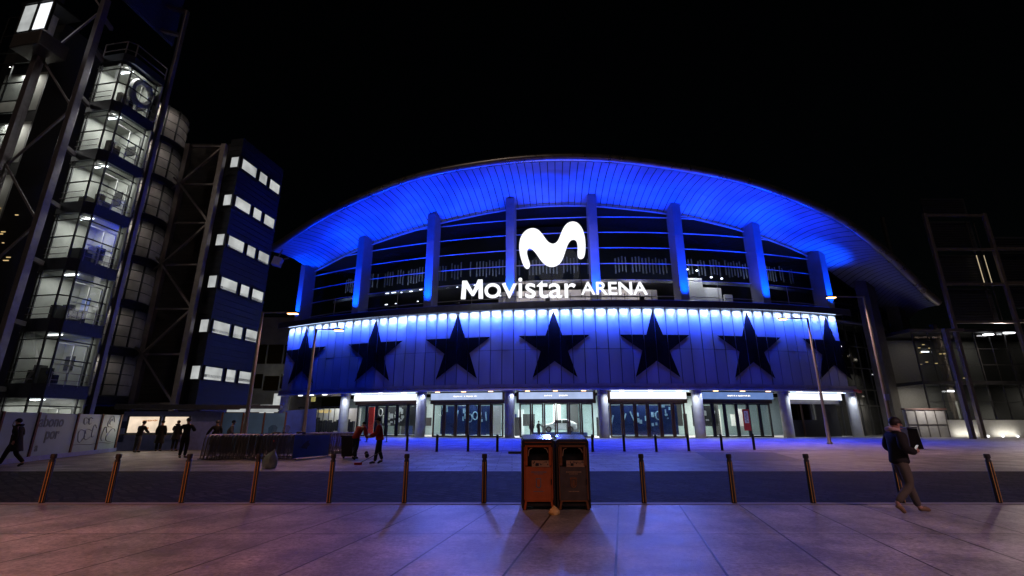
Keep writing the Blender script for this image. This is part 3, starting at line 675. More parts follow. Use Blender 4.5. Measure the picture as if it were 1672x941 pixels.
# ------------------------------------------------------------------ left glass tower
U = Vector((math.sin(R(10)), math.cos(R(10)), 0)); V = Vector((math.cos(R(10)), -math.sin(R(10)), 0))
T = Vector((-29, 29, 0))
tower = thing('glass_tower', T, 'tall glazed corner tower with lit rooms stacked behind dark slab bands', 'tower')
A = T - V * 2.4; B1 = T - V * .4; B2 = T + U * .45; C1 = T + U * 3.0
FZ = [3.5 + 4.1 * i for i in range(6)]
levels = [0.0] + FZ
for i, z in enumerate(levels):
    h = FZ[0] if i == 0 else 4.1
    b = MB(); poly = [A + V * -.1 - U * .06, B1 - U * .06 + V * .02, B2 + V * .06 - U * .02, C1 + V * .06, C1 - V * 4.5, A - V * .1 + U * 3]
    b.add([p + Z * (z - .4) for p in poly] + [p + Z * (z + (.45 if i else .1)) for p in poly], [tuple(range(6))[::-1], tuple(range(6, 12))] + [(k, (k + 1) % 6, (k + 1) % 6 + 6, k + 6) for k in range(6)])
    if i: b.build('slab_band', M['slab'], tower)
    lo, hi = z + (.45 if i else .1), z + h - .4
    b = MB()
    for p, q in ((A, B1), (B1, B2), (B2, C1)): b.quad(p + Z * lo, q + Z * lo, q + Z * hi, p + Z * hi)
    w = b.build('window', M['tglass'], tower)
    b = MB(); o = (V * .03 - U * .03)
    for p in (A, B1, B2, C1, A.lerp(B1, .12), B2.lerp(C1, .8)): b.bar(p + o + Z * lo, p + o + Z * hi, .09)
    for zz in (lo + (hi - lo) * .47, hi - .5):
        b.bar(A + o + Z * zz, B1 + o + Z * zz, .07); b.bar(B1 + o + Z * zz, B2 + o + Z * zz, .07); b.bar(B2 + o + Z * zz, C1 + o + Z * zz, .07)
    b.build('frame', M['black'], w)
    b = MB(); # inner partition with pale frame seen through the glass
    q = B2.lerp(C1, .55) - V * .5; b.bar(q + Z * lo, q + Z * (hi - .6), .07); b.bar(q + Z * (lo + 1.3) - U * 1.1, q + Z * (lo + 1.3) + U * .9, .06); b.bar(q + Z * (hi - .6) - U * 1.1, q + Z * (hi - .6) + U * .9, .06); q2 = q + U * .8; b.bar(q2 + Z * lo, q2 + Z * (hi - .6), .07)
    b.build('inner_frame', M['wallw'], w)
    b = MB(); bk = A + U * 2.6 + V * 2.0; b.box(A + V * 1.0 + U * 2.75 + Z * (lo + hi) / 2, (3.4, .1, hi - lo), (0, 0, R(-10))); b.box(A - V * .06 + U * 1.5 + Z * (lo + hi) / 2, (.08, 3, hi - lo), (0, 0, R(-10)))
    b.box(A + V * .9 + U * 1.4 + Z * (hi - .02), (2.6, 2.6, .04), (0, 0, R(-10)))
    b.build('inner_wall', M['wallm'], tower)
    b = MB(); b.box(A + V * 1.5 + U * .8 + Z * (hi - .1), (1.1, .14, .06), (0, 0, R(-10))); b.build('ceiling_lamp', M['cool'], tower)
    light('room_light', 'AREA', A + V * 1.5 + U * .9 + Z * (hi - .16), [85, 45, 75, 110, 130, 150, 150][i], (1, .97, .9), target=A + V * 1.5 + U * 1.2 + Z * lo, size=1.6)
top = levels[-1] + 4.1
b = MB(); poly = [A - U * .06, B1 - U * .06, B2 + V * .06, C1 + V * .06, C1 - V * 4.5, A + U * 3]
b.add([p + Z * (top - .12) for p in poly] + [p + Z * (top + .5) for p in poly], [tuple(range(6))[::-1], tuple(range(6, 12))] + [(k, (k + 1) % 6, (k + 1) % 6 + 6, k + 6) for k in range(6)])
b.build('roof', M['slab'], tower)
b = MB()
for p, q in ((A, B1), (B1, B2), (B2, C1)):
    for zz in (.9, 1.6): b.bar(p + Z * (top + zz), q + Z * (top + zz), .06)
for p in (A, B1, B2, C1): b.bar(p + Z * (top + .4), p + Z * (top + 1.6), .06)
b.build('railing', M['steelp'], tower)
random.seed(31)
for i, z in enumerate(levels[1:]):
    b = MB()
    for dz in (.7, 1.15): b.bar(A + V * .06 - U * .16 + Z * (z + dz), B1 - U * .16 + Z * (z + dz), .035); b.bar(B2 + V * .2 + Z * (z + dz), C1 + V * .2 + Z * (z + dz), .035)
    for t in (0, .33, .66, 1): q = B2.lerp(C1, t) + V * .2; b.bar(q + Z * (z + .3), q + Z * (z + 1.2), .03)
    b.build('guard_rail', M['steelp'], tower)
    b = MB()
    for k in range(4):
        q = A + V * random.uniform(.6, 2.0) + U * random.uniform(.7, 2.2); hgt = random.uniform(.5, 1.4); b.box(q + Z * (z + .5 + hgt / 2), (random.uniform(.3, .8), random.uniform(.3, .6), hgt), (0, 0, R(-10)))
    b.build('furniture', random.choice((M['dark'], M['wallg'], M['clad_brown'])), tower)
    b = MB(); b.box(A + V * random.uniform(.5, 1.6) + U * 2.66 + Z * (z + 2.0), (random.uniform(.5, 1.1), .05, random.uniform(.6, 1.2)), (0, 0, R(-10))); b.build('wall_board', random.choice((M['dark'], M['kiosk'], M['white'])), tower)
for sgn in (-1, 1):
    b = MB()
    for i in range(8): b.bar((-34.6 + (i % 2) * 3.4 * (1 if sgn > 0 else 0) , 28.3, i * 4.4 + 1), (-34.6 + ((i + 1) % 2) * 3.4 * (1 if sgn > 0 else 0), 28.2, i * 4.4 + 5.4), .12)
    b.build('cross_brace', M['steelp'], tower)
# big round disc graphic behind the top right pane
b = MB(); q = B2.lerp(C1, .5) - V * .25 + Z * (levels[-1] + 2.3)
b.tube([q + U * (.72 * math.cos(a)) + Z * (.95 * math.sin(a)) for a in [i * math.pi / 12 for i in range(25)]], .24, 6); b.build('disc_graphic', M['white'], tower, smooth=True)
# masts standing clear of the glass, with brackets
b = MB(); p = Vector((-30.9, 28.0, 0)); b.box(p + Z * 16.3, (.42, .42, 32.6), (0, 0, R(-10)))
b.build('mast', M['steelp'], tower, bevel=.02)
for i, z in enumerate(levels[1:] + [top, 31]):
    b = MB(); b.bar(p + Z * (z + .1), A + V * .15 - U * .1 + Z * (z + .1), .22, .3); b.build('bracket', M['steelp'], tower)
b = MB(); p2 = Vector((-34.8, 28.2, 0)); b.box(p2 + Z * 18, (.5, .5, 36), (0, 0, R(-10))); b.build('mast', M['steelp'], tower, bevel=.02)
b = MB(); p3 = C1 + U * .35 + V * .15; b.box(p3 + Z * 18, (.3, .3, 36), (0, 0, R(-10))); p4 = p3 - U * .9 - V * 1.4; b.bar(p3 + Z * 33.4, p4 + Z * 33.4, .3); b.bar(p3 + Z * 35.9, p4 + Z * 35.9, .3); b.build('mast', M['steelp'], tower, bevel=.02)
b = MB(); q0 = Vector((-30.1, 28.0, 0)); q1 = Vector((-29.5, 33, 0)); b.bar(q0 + Z * 37.5, q1 + Z * 37.5, .12, 9)
for i in range(44): b.bar(q0 + V * .12 + Z * (33.1 + i * .2), q1 + V * .12 + Z * (33.1 + i * .2), .08, .06)
b.build('louvre_screen', mat('blue_louvre', (.06, .09, .22), .5, .2, var=.2), tower)
# second, darker lift shaft further left with a lit cabin near the top
shaft = thing('lift_shaft', (-36.5, 29, 0), 'dark glazed lift shaft beyond the corner tower at the left edge', 'lift shaft')
b = MB(); b.box((-37.5, 31.5, 16), (5, 3, 32), (0, 0, R(-10))); b.build('core', M['dark'], shaft)
for i in range(7):
    z = 2 + i * 4.4; b = MB(); b.quad((-39, 29.0, z), (-35.4, 28.6, z), (-35.4, 28.6, z + 3.4), (-39, 29.0, z + 3.4)); w = b.build('window', M['tglass'], shaft)
    b = MB(); b.box((-37.2, 29.85, z + 1.7), (3.8, .1, 3.4), (0, 0, R(-6))); b.build('inner_wall', M['wallm'] if i in (3, 4, 5) else M['dark'], shaft)
    b = MB(); 
    for zz in (0, 1.6, 3.4): b.bar((-39, 28.95, z + zz), (-35.4, 28.55, z + zz), .08)
    for xx in (-39, -37.2, -35.4): b.bar((xx, 28.75 - (xx + 37.2) * .11, z), (xx, 28.75 - (xx + 37.2) * .11, z + 3.4), .08)
    b.build('frame', M['black'], w)
    if i in (3, 4, 5): light('room_light', 'AREA', (-37, 29.4, z + 3.2), (0, 0, 0, 20, 130, 110)[i], (1, .97, .9), target=(-37, 29.6, z), size=1.2)
b = MB()
random.seed(3)
for i in range(16): b.box((random.uniform(-36.4, -33.5), 29.6, random.uniform(9, 16)), (random.uniform(.1, .35), .06, .05))
b.build('painted_reflection', M['gold'], shaft)  # small glowing bits stand in for lamp reflections in the glass
cabin = thing('lift_cabin', (-36, 27.8, 27.3), 'small brightly lit lift cabin high on the shaft at top left', 'lift cabin')
b = MB(); b.box((-34.6, 27.9, 28.0), (2.6, 1.8, 1.2), (0, 0, R(-10))); b.build('base', M['galv'], cabin, bevel=.05)
b = MB(); b.box((-34.6, 27.9, 31.3), (2.8, 2, .25), (0, 0, R(-10))); 
for sx in (-1.3, -.1, 1.3): b.bar((-34.6 + sx, 27.05 - sx * .17, 28.6), (-34.6 + sx, 27.05 - sx * .17, 31.2), .14)
b.build('roof', M['black'], cabin)
b = MB(); b.box((-35.25, 27.1, 29.9), (1.05, .05, 2.3), (0, 0, R(-10))); b.build('window', M['blind'], cabin); b = MB(); b.box((-33.95, 26.9, 29.9), (1.05, .05, 2.3), (0, 0, R(-10))); b.build('window', M['cool' if False else 'signw'], cabin)

# round glazed stair tower
RT = Vector((-31.6, 35.8, 0)); rtw = thing('stair_tower', RT, 'round glazed stair tower with dim lit landings between the tower and braced wall', 'stair tower')
for i in range(7):
    z = 3.2 + i * 3.6
    b = MB(); b.lathe([(2.3, z - .35), (2.45, z - .2), (2.45, z + .25), (2.3, z + .35)], RT, 28); b.build('slab_band', M['slab'], rtw, smooth=True)
    b = MB(); b.add([RT + Vector((2.25 * math.cos(a), 2.25 * math.sin(a), zz)) for a in [k * math.pi / 14 for k in range(28)] for zz in (z + .35, z + 3.25)], [(2 * k, (2 * k + 2) % 56, (2 * k + 3) % 56, 2 * k + 1) for k in range(28)])
    w = b.build('window', M['frost'], rtw, smooth=True)
    b = MB()
    for zz in (1.1, 1.9, 2.7): b.tube([RT + Vector((2.3 * math.cos(a), 2.3 * math.sin(a), z + zz)) for a in [k * math.pi / 12 for k in range(25)]], .035, 4)
    for k in (-2, -1, 0, 1, 2): a = R(-60 + k * 24); b.bar(RT + Vector((2.3 * math.cos(a), 2.3 * math.sin(a), z + .3)), RT + Vector((2.3 * math.cos(a), 2.3 * math.sin(a), z + 3.3)), .09)
    b.build('frame', M['black'], w)
    b = MB(); b.lathe([(1.2, z), (1.2, z + 3.3)], RT, 16); b.build('core', M['wallm'], rtw, smooth=True)
    b = MB(); b.lathe([(.3, z + 3.12), (.3, z + 3.18)], RT + Vector((.5, -1.6, 0)), 12); b.build('ceiling_lamp', M['cool'], rtw)
    light('stair_light', 'AREA', RT + Vector((.9, -1.45, z + 3.05)), [10, 12, 15, 17, 20, 24, 40][i], (1, .9, .82), target=RT + Vector((.9, -1.45, z)), size=.5)

# braced wall and strip-window block
bw = thing('braced_wall', (-27, 36, 0), 'dark brown panelled wall behind a zigzag braced steel frame', 'wall')
XL, XR, YW = -28.5, -25.35, 36.0
b = MB(); b.box((-27.2, 37.6, 13.2), (5.0, .4, 26)); b.build('wall', M['clad_brown'], bw)
b = MB()
for x in (XL, XR): b.box((x, YW, 12.5), (.42, .42, 25.4))
b.build('column', M['steel'], bw, bevel=.02)
b = MB(); zr = [25, 17.7, 10.3, 3]; zl = [21.3, 14, 6.7]
for z in zr + zl: b.bar((XL, YW, z), (XR, YW, z), .14)
b.build('beam', M['steel'], bw)
b = MB()
for i in range(3): b.bar((XR, YW - .1, zr[i]), (XL, YW - .1, zl[i]), .17); b.bar((XL, YW - .1, zl[i]), (XR, YW - .1, zr[i + 1]), .17)
b.build('brace', M['steel'], bw)
b = MB()
for z in zl: b.lathe([(.32, -.12), (.32, .12)], (0, 0, 0), 10); 
b = MB()
for z in zl:
    for a in range(4): d = Vector((math.cos(R(45 + a * 90)), 0, math.sin(R(45 + a * 90)))); b.bar(Vector((XL, YW - .22, z)), Vector((XL, YW - .22, z)) + d * .75, .12)
b.build('node_bracket', M['steel'], bw)
blk = thing('office_block', (-24.1, 36.5, 0), 'dark blue clad block with six rows of lit strip windows', 'building')
K = Vector((-24.1, 36.5, 0)); KU = K + U * 5.6
b = MB(); poly = [K - V * 1.25, K, KU, KU - V * 4, K - V * 1.25 + U * 3]
b.add([p + Z * 2.6 for p in poly] + [p + Z * 26.2 for p in poly], [tuple(range(5))[::-1], tuple(range(5, 10))] + [(k, (k + 1) % 5, (k + 1) % 5 + 5, k + 5) for k in range(5)])
b.build('wall', M['clad_blue'], blk)
b = MB()
for i in range(1, 7):
    z = 26.2 - .15 - (i - 1) * 3.6 - 2.9
    b = MB(); b.bar(K + V * .02 + Z * z, KU + V * .02 + Z * z, .1, .22); b.build('ledge', M['black'], blk)
for i in range(52):
    pass
b = MB()
for i in range(46):
    z = 3 + i * .5; b.bar(K + V * .01 + Z * z, KU + V * .01 + Z * z, .06, .03); b.bar(K - U * .01 + Z * z, K - V * 1.25 - U * .01 + Z * z, .06, .03)
b.build('cladding_joint', M['clad_blue'], blk)
for i in range(6):
    zt = 24.3 - i * 3.68; hh = 1.08
    for a, c in ((.18, 2.05), (2.4, 3.5), (3.85, 5.35)):
        p, q = K + U * a + V * .07, K + U * c + V * .07
        b = MB(); b.quad(p + Z * (zt - hh), q + Z * (zt - hh), q + Z * zt, p + Z * zt); w = b.build('window', M['blind'], blk)
        b = MB()
        for zz in (zt, zt - hh): b.bar(p + Z * zz, q + Z * zz, .1)
        b.bar(p + Z * zt, p + Z * (zt - hh), .1); b.bar(q + Z * zt, q + Z * (zt - hh), .1); b.build('frame', M['black'], w)
    p, q = K - V * .85 - U * .07, K - V * .12 - U * .07
    b = MB(); b.quad(p + Z * (zt - hh), q + Z * (zt - hh), q + Z * zt, p + Z * zt); w = b.build('window', M['blind'], blk)
    b = MB(); 
    for zz in (zt, zt - hh): b.bar(p + Z * zz, q + Z * zz, .08)
    b.bar(p + Z * zt, p + Z * (zt - hh), .08); b.build('frame', M['black'], w)
b = MB(); b.bar(K - V * 5 + Z * 2.6, K + V * .3 + Z * 2.6, .5, .25); b.bar(K + V * .3 + Z * 2.6, KU + V * .3 + Z * 2.6, .5, .25); b.build('canopy', M['ledge'], blk)
# speaker-like floodlight box at the eave tip
fx = thing('eave_floodlight', (0, 0, 0), 'pale box floodlight hung under the left tip of the roof', 'floodlight')
p = at(453, 428, 54); fx.location = p
b = MB(); b.box(p, (1.0, .9, 1.1), (0, .25, .2)); b.build('housing', M['white'], fx, bevel=.06)
b = MB(); b.bar(p + Z * .5, p + Z * 1.6 + Vector((.4, 0, 0)), .12); b.bar(p + Vector((.5, 0, .3)), p + Vector((1.3, 0, .5)), .12); b.build('bracket', M['galv'], fx)
# rear building between the block and the arena
rb = thing('rear_building', (-38, 74, 0), 'dim grey panelled building in the gap left of the arena', 'building')
b = MB(); b.box((-41, 76, 9), (20, 4, 18)); b.build('wall', M['dconc'], rb)
b = MB()
for i in range(7): b.box((-48 + i * 2.6, 73.9, 7.5 + (i % 2) * .3), (2.3, .1, 2.2)); b.box((-48 + i * 2.6, 73.9, 12), (2.3, .1, 3))
b.build('window', M['gglass'], rb)
b = MB()
for x, z, w, h in ((-37.6, 3.6, 2.2, 1.2), (-35.6, 4.6, 2.4, 2.6), (-40, 3.7, 1.2, .9)): b.box((x, 73.8, z), (w, .1, h))
b.build('lit_panel', M['blind'], rb)
light('alley_light', 'AREA', (-37, 70, 9), 40, (.9, .95, .85), target=(-39, 74, 8), size=2)

# ------------------------------------------------------------------ hoarding, booth and screens at left
h0, h1 = G(-40, 766), Vector((-24.1, 30.2, 0)); h0 = Vector((-19.3, 16.2, 0))
hd = thing('printed_hoarding', G(40, 757), 'pale site hoarding printed with large dark letters and line drawings', 'hoarding')
h0 = Vector((-20.0, 18.2, 0)); h1 = Vector((-23.0, 28.4, 0)); hdv = (h1 - h0).normalized(); hn = Vector((hdv.y, -hdv.x, 0))
if hn.x < 0: hn = -hn
HL = (h1 - h0).length
b = MB(); b.bar(h0 + Z * 1.12, h1 + Z * 1.12, .06, 1.85); b.build('panel', M['hoard'], hd)
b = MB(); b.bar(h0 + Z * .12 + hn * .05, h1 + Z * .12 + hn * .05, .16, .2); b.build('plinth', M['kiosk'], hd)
for s in (1.0, 3.2, 6.2, 8.5, HL - .05):
    b = MB(); b.bar(h0 + hdv * s + hn * .05 + Z * .1, h0 + hdv * s + hn * .05 + Z * 2.08, .09); b.build('post', M['post'], hd)
def htext(body, s, z, size, bold=.01): text('lettering', body, size, M['hoardt'], hd, frame(h0 + hdv * s + hn * .045 + Z * z, hdv, Z), bold=bold, depth=.004)
htext('abono', 3.35, 1.45, .72); htext('por', 4.0, .92, .68, .02); htext('a', 3.5, .42, .5)
b = MB()
random.seed(21)
def loop(s, z, rx, rz, a0=0, a1=6.28, wob=.1):
    pp = []
    for i in range(17):
        a = a0 + (a1 - a0) * i / 16; k = 1 + wob * math.sin(3 * a + s); pp.append(h0 + hdv * (s + rx * k * math.cos(a)) + hn * .042 + Z * (z + rz * k * math.sin(a)))
    b.tube(pp, .014, 4)
for s, z, rx, rz in ((7.0, 1.72, .2, .16), (7.45, 1.72, .18, .17), (6.9, 1.0, .33, .3), (7.5, 1.05, .4, .25), (8.0, 1.2, .2, .3), (9.6, 1.65, .35, .3), (9.6, 1.65, .15, .14), (9.9, .9, .5, .35), (9.1, 1.0, .25, .35), (2.0, 1.6, .3, .15), (2.3, 1.1, .2, .3)): loop(s, z, rx, rz, random.uniform(0, 1), random.uniform(4.5, 6.6), .15)
b.tube([h0 + hdv * s + hn * .042 + Z * (.55 + .03 * math.sin(s * 3)) for s in [6.4 + i * .3 for i in range(14)]], .014, 4)
b.build('line_drawing', M['hoardt'], hd)
# ticket booth wall with two glowing windows
k0, k1 = Vector((-23.7, 29.4, 0)), Vector((-18.4, 30.7, 0)); kd = (k1 - k0).normalized(); kn = Vector((kd.y, -kd.x, 0))
booth = thing('ticket_booth', k0, 'blue grey booth front with two glowing windows and a canopy', 'booth')
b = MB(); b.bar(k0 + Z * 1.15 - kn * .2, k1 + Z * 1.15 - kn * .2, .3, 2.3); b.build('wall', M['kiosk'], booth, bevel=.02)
b = MB(); b.bar(k0 + Z * 2.55 + kn * .1 - kd * .3, k1 + Z * 2.55 + kn * .1 + kd * 3.4, .9, .3); b.build('canopy', M['slab'], booth, bevel=.02)
for a, c in ((.35, 2.05), (2.25, 3.65)):
    b = MB(); b.bar(k0 + kd * a + kn * .0 + Z * 1.5, k0 + kd * c + kn * .0 + Z * 1.5, .06, .98); w = b.build('window', M['booth'], booth)
    b = MB()
    for zz in (1.0, 2.0): b.bar(k0 + kd * a + kn * .03 + Z * zz, k0 + kd * c + kn * .03 + Z * zz, .1, .06)
    for s in (a, c): b.bar(k0 + kd * s + kn * .03 + Z * 1.0, k0 + kd * s + kn * .03 + Z * 2.0, .1, .06)
    b.build('frame', M['black'], w)
    b = MB(); random.seed(int(a * 10))
    if a < 1:
        for i in range(9): b.box(k0 + kd * (a + .8 + i * .09) + kn * .045 + Z * (1.72 + i * .004), (.06, .02, random.uniform(.06, .12)), (0, 0, math.atan2(kd.y, kd.x)))
        b.box(k0 + kd * (a + 1.05) + kn * .045 + Z * 1.3, (.22, .02, .1), (0, 0, math.atan2(kd.y, kd.x))); b.build('print', M['ambers'], w)
b = MB(); b.bar(k0 + kd * .3 + kn * .3 + Z * .93, k0 + kd * 3.7 + kn * .3 + Z * .93, .35, .06); b.build('shelf', M['ledge'], booth)
for s, z in ((.12, 1.5), (.1, .7)):
    b = MB(); b.box(k0 + kd * s + kn * .0 + Z * z, (.3, .06, .4), (0, 0, math.atan2(kd.y, kd.x))); b.build('notice', M['navy'], booth)
light('booth_light', 'AREA', k0 + kd * 2 + kn * .5 + Z * 1.5, 26, (1, .82, .62), target=k0 + kd * 2 + kn * 5, size=3.2, size_y=.9)
s0, s1 = Vector((-18.2, 30.4, 0)), Vector((-14.3, 30.6, 0))
scn = thing('screen_fence', s0, 'translucent blue screen fence right of the ticket booth', 'fence')
b = MB(); b.bar(s0 + Z * 1.1, s1 + Z * 1.1, .05, 2.2); b.build('panel', M['screen_b'], scn)
b = MB(); b.bar(s1 + Z * 1.1, s1 + Vector((.9, 2.5, 1.3)), .05, 2.5); b.build('return_panel', M['banner'], scn)
for t in (0, .33, .66, 1):
    b = MB(); b.bar(s0.lerp(s1, t) + Vector((0, -.05, 0)), s0.lerp(s1, t) + Vector((0, -.05, 2.25)), .08); b.build('post', M['post'], scn)
b = MB(); b.bar(s0 + (s1 - s0) * .05 + Z * 2.36, s0 + (s1 - s0) * .35 + Z * 2.36, .05, .2); b.bar(s0 + (s1 - s0) * .42 + Z * 2.36, s0 + (s1 - s0) * .85 + Z * 2.36, .05, .2); b.build('light_panel', M['blind'], scn)

# ------------------------------------------------------------------ crowd barriers
GB = 'crowd barriers stacked end on'
b = MB(); bar0 = thing('crowd_barrier', (0, 0, 0), 'x', 'barrier', GB)
L_, HB = 2.1, 1.08
pts = [(0, 0, .05), (0, 0, HB - .22), (0, .06, HB - .07), (0, .2, HB), (0, L_ - .2, HB), (0, L_ - .06, HB - .07), (0, L_, HB - .22), (0, L_, .05)]
b.tube(pts, .026, 6); b.tube([(0, 0, .2), (0, L_, .2)], .022, 6); b.build('frame', M['galv'], bar0, world=False, smooth=True)
b = MB()
for i in range(1, 14): b.tube([(0, L_ * i / 14, .2), (0, L_ * i / 14, HB - .02)], .009, 4)
b.build('bars', M['galv'], bar0, world=False)
for y in (.3, L_ - .3):
    b = MB(); b.bar((-.22, y, .03), (.22, y, .03), .05, .03); b.bar((0, y, .03), (0, y, .2), .03); b.build('foot', M['galv'], bar0, world=False)
pa, pb = G(326, 752), G(468, 751)
NB = 25
for i in range(NB):
    o = bar0 if i == 0 else copy_tree(bar0)
    o.location = pa.lerp(pb, i / (NB - 1)) + Vector((random.uniform(-.02, .02), random.uniform(-.05, .05), 0)); o.rotation_euler = (0, R(random.uniform(7, 11)), R(-38 + random.uniform(-3, 3)))
    o.rotation_euler = (0, R(4), R(13 + random.uniform(-3, 3)))
    o['label'] = 'steel crowd barrier, %s from the left in the front stacked row' % ORD[i]
pa, pb = Vector((-10.2, 25.4, 0)), Vector((-8.9, 26.4, 0)); pa = Vector((-11.0, 25.8, 0)); pb = Vector((-9.0, 26.8, 0))
for i in range(13):
    o = copy_tree(bar0); o.location = pa.lerp(pb, i / 12); o.rotation_euler = (0, R(4), R(8 + random.uniform(-3, 3)))
    o['label'] = 'steel crowd barrier, %s from the left behind the blue banner' % ORD[i]; o['group'] = 'crowd barriers behind the banner'
# blue banner on a frame
n0, n1 = G(476, 751), G(535, 745.5); nd_ = (n1 - n0).normalized(); nn = Vector((nd_.y, -nd_.x, 0))
ban = thing('banner_barrier', n0, 'low barrier wrapped in a blue banner with a dark emblem', 'barrier')
b = MB(); b.bar(n0 + Z * .55, n1 + Z * .55, .04, .98); b.build('banner', M['banner'], ban)
b = MB(); b.tube([n0 + Z * .02, n0 + Z * 1.08, n1 + Z * 1.08, n1 + Z * .02], .025, 6)
for p in (n0, n1): b.bar(p + nn * .3 + Z * .02, p - nn * .3 + Z * .02, .05, .03)
b.build('frame', M['galv'], ban)
b = MB(); b.prism([(.3, .5), (.45, .52), (.6, .68), (.8, .8), (.95, .82), (.9, .72), (1.02, .62), (.86, .52), (.82, .42), (.7, .45), (.5, .48)], n0 + nn * .025, nd_, Z, .006); b.build('emblem', M['navy'], ban)

# ------------------------------------------------------------------ street lamps
def lamp(label, px, D, top, armdir, arml, pw, soft=.2, name='street_lamp', col=(1, .55, .28)):
    X = px * D; t = thing(name, (X, D, 0), label, 'street lamp', 'street lamps on the square')
    b = MB(); b.lathe([(.2, 0), (.2, .12), (.14, .2), (.13, 1.6), (.11, 1.62), (.075, top)], (0, 0, 0), 12); b.build('pole', M['poleL'], t, world=False, smooth=True)
    b = MB(); b.bar((0, 0, top - .05), (armdir * arml, 0, top - .02), .09, .07); b.build('arm', M['poleL'], t, world=False)
    b = MB(); b.box((armdir * (arml - .1), 0, top - .04), (.75, .3, .12)); hd_ = b.build('lamp_head', M['black'], t, world=False, bevel=.02)
    b = MB(); b.box((armdir * (arml - .05), 0, top - .115), (.55, .22, .03)); b.build('lens', M['orange'], hd_, world=False)
    light('lamp_light', 'SPOT', (X + armdir * (arml - .05), D, top - .2), pw, col, target=(X + armdir * (arml - .05), D - .3, 0), size=soft, spot=150, blend=.7)
    return t
lamp('street lamp with lit arm, standing by the blue block', -.549, 27, 7.95, 1, 1.85, 800, col=(1, .5, .36))
lamp('street lamp standing before the leftmost star, its lens nearly dark', -.4275, 32, 7.9, 1, 1.65, 500, col=(1, .5, .36))
lamp('street lamp standing before the rightmost star, short arm to left', .648, 38, 10.0, -1, 2.1, 2200, col=(1, .55, .42))
ld = lamp('tall street lamp behind the man, long arm with lit lens', .782, 31, 10.0, -1, 2.3, 2400, col=(1, .55, .42))
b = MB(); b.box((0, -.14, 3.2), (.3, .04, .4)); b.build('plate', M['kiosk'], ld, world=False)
# lamps behind the viewpoint that light the foreground
lamp('street lamp behind the viewpoint on the left, casting orange light', -11.5 / 1.5, 1.5, 8, 1, 1.8, 3700, .25, col=(1, .33, .17))
lamp('street lamp behind the viewpoint on the right, casting warm light', 12.5 / 1, 1, 8.5, -1, 1.8, 3000, .25, col=(1, .56, .62))

# ------------------------------------------------------------------ bollards
bol = thing('bollard', (0, 0, 0), 'x', 'bollard', 'bollards along the near kerb')
b = MB(); b.lathe([(.052, 0), (.052, .86), (.042, .872), (.042, .9), (.056, .905), (.056, .975), (.045, .99)], (0, 0, 0), 14); b.build('post', M['bolblk'], bol, world=False, smooth=True)
for a in (-122, -58):
    x, y = math.cos(R(a)), math.sin(R(a)); b = MB(); b.box((.05 * x, .05 * y, .43), (.016, .009, .8), (0, 0, R(a))); b.build('stripe', M['bolstripe'], bol, world=False, bevel=.003)
b = MB(); x, y = math.cos(R(-20)), math.sin(R(-20)); b.box((.05 * x, .05 * y, .43), (.014, .014, .8), (0, 0, R(-20))); b.build('edge_strip', M['bolgrey'], bol, world=False, bevel=.003)
xs = [68, 177, 296, 412, 537, 660, 790, 905, 1052, 1199, 1328, 1474, 1632]
for i, x in enumerate(xs):
    o = bol if i == 0 else copy_tree(bol)
    o.location = G(x, 822.5 if i != 7 else 822); o.rotation_euler = (0, 0, R(random.uniform(-8, 8)))
    o['label'] = 'black bollard with amber stripes, %s from left in the kerb row' % ORD[i] if i != 7 else 'black bollard hidden behind the twin litter bins at the kerb'
bf = thing('dark_bollard', (0, 0, 0), 'x', 'bollard', 'dark bollards across the square')
b = MB(); b.lathe([(.075, 0), (.075, .93), (.06, .96), (.0001, .97)], (0, 0, 0), 12); b.build('post', M['bolblk'], bf, world=False, smooth=True)
b = MB(); b.lathe([(.12, .0), (.12, .012), (.08, .02)], (0, 0, 0), 12); b.build('base_ring', M['black'], bf, world=False)
xs = [(664, 737), (713, 738), (764, 737.5), (812, 738), (864, 738), (915, 738), (968, 738), (1019.6, 737.5), (1072, 738), (1125, 737), (1179.5, 736), (1232, 735)]
for i, x in enumerate(xs):
    o = bf if i == 0 else copy_tree(bf); o.location = G(*x); o['label'] = 'thin plain dark bollard, %s from left in the far row' % ORD[i]
# thin posts in front of the left doors
for i, (x, lab) in enumerate(((598, 'slim dark queue post left of the second worker'), (631, 'slim dark queue post right of the second worker'))):
    p = G(x, 722); t = thing('queue_post', p, lab, 'post'); b = MB(); b.lathe([(.16, 0), (.16, .03), (.035, .05), (.035, 2.4 if i == 0 else 1.4)], p, 10); b.build('pole', M['black'], t)
# flat dark patch in the paving
q = [G(1135, 739), G(1262, 739), G(1312, 752.5), G(1162, 753)]
b = MB(); b.add([p + Z * .008 for p in q], [(0, 1, 2, 3)]); g = b.build('floor_patch', M['darkpatch'], loc=q[0]); tag(g, 'wide dark patch set flat in the square', 'grille')
b = MB(); p = G(845, 741); b.box(p + Z * .06, (1.0, .25, .12)); tag(b.build('kerb_block', M['dconc'], loc=p, bevel=.02), 'low dark stone block on the square left of the bins', 'kerb block')

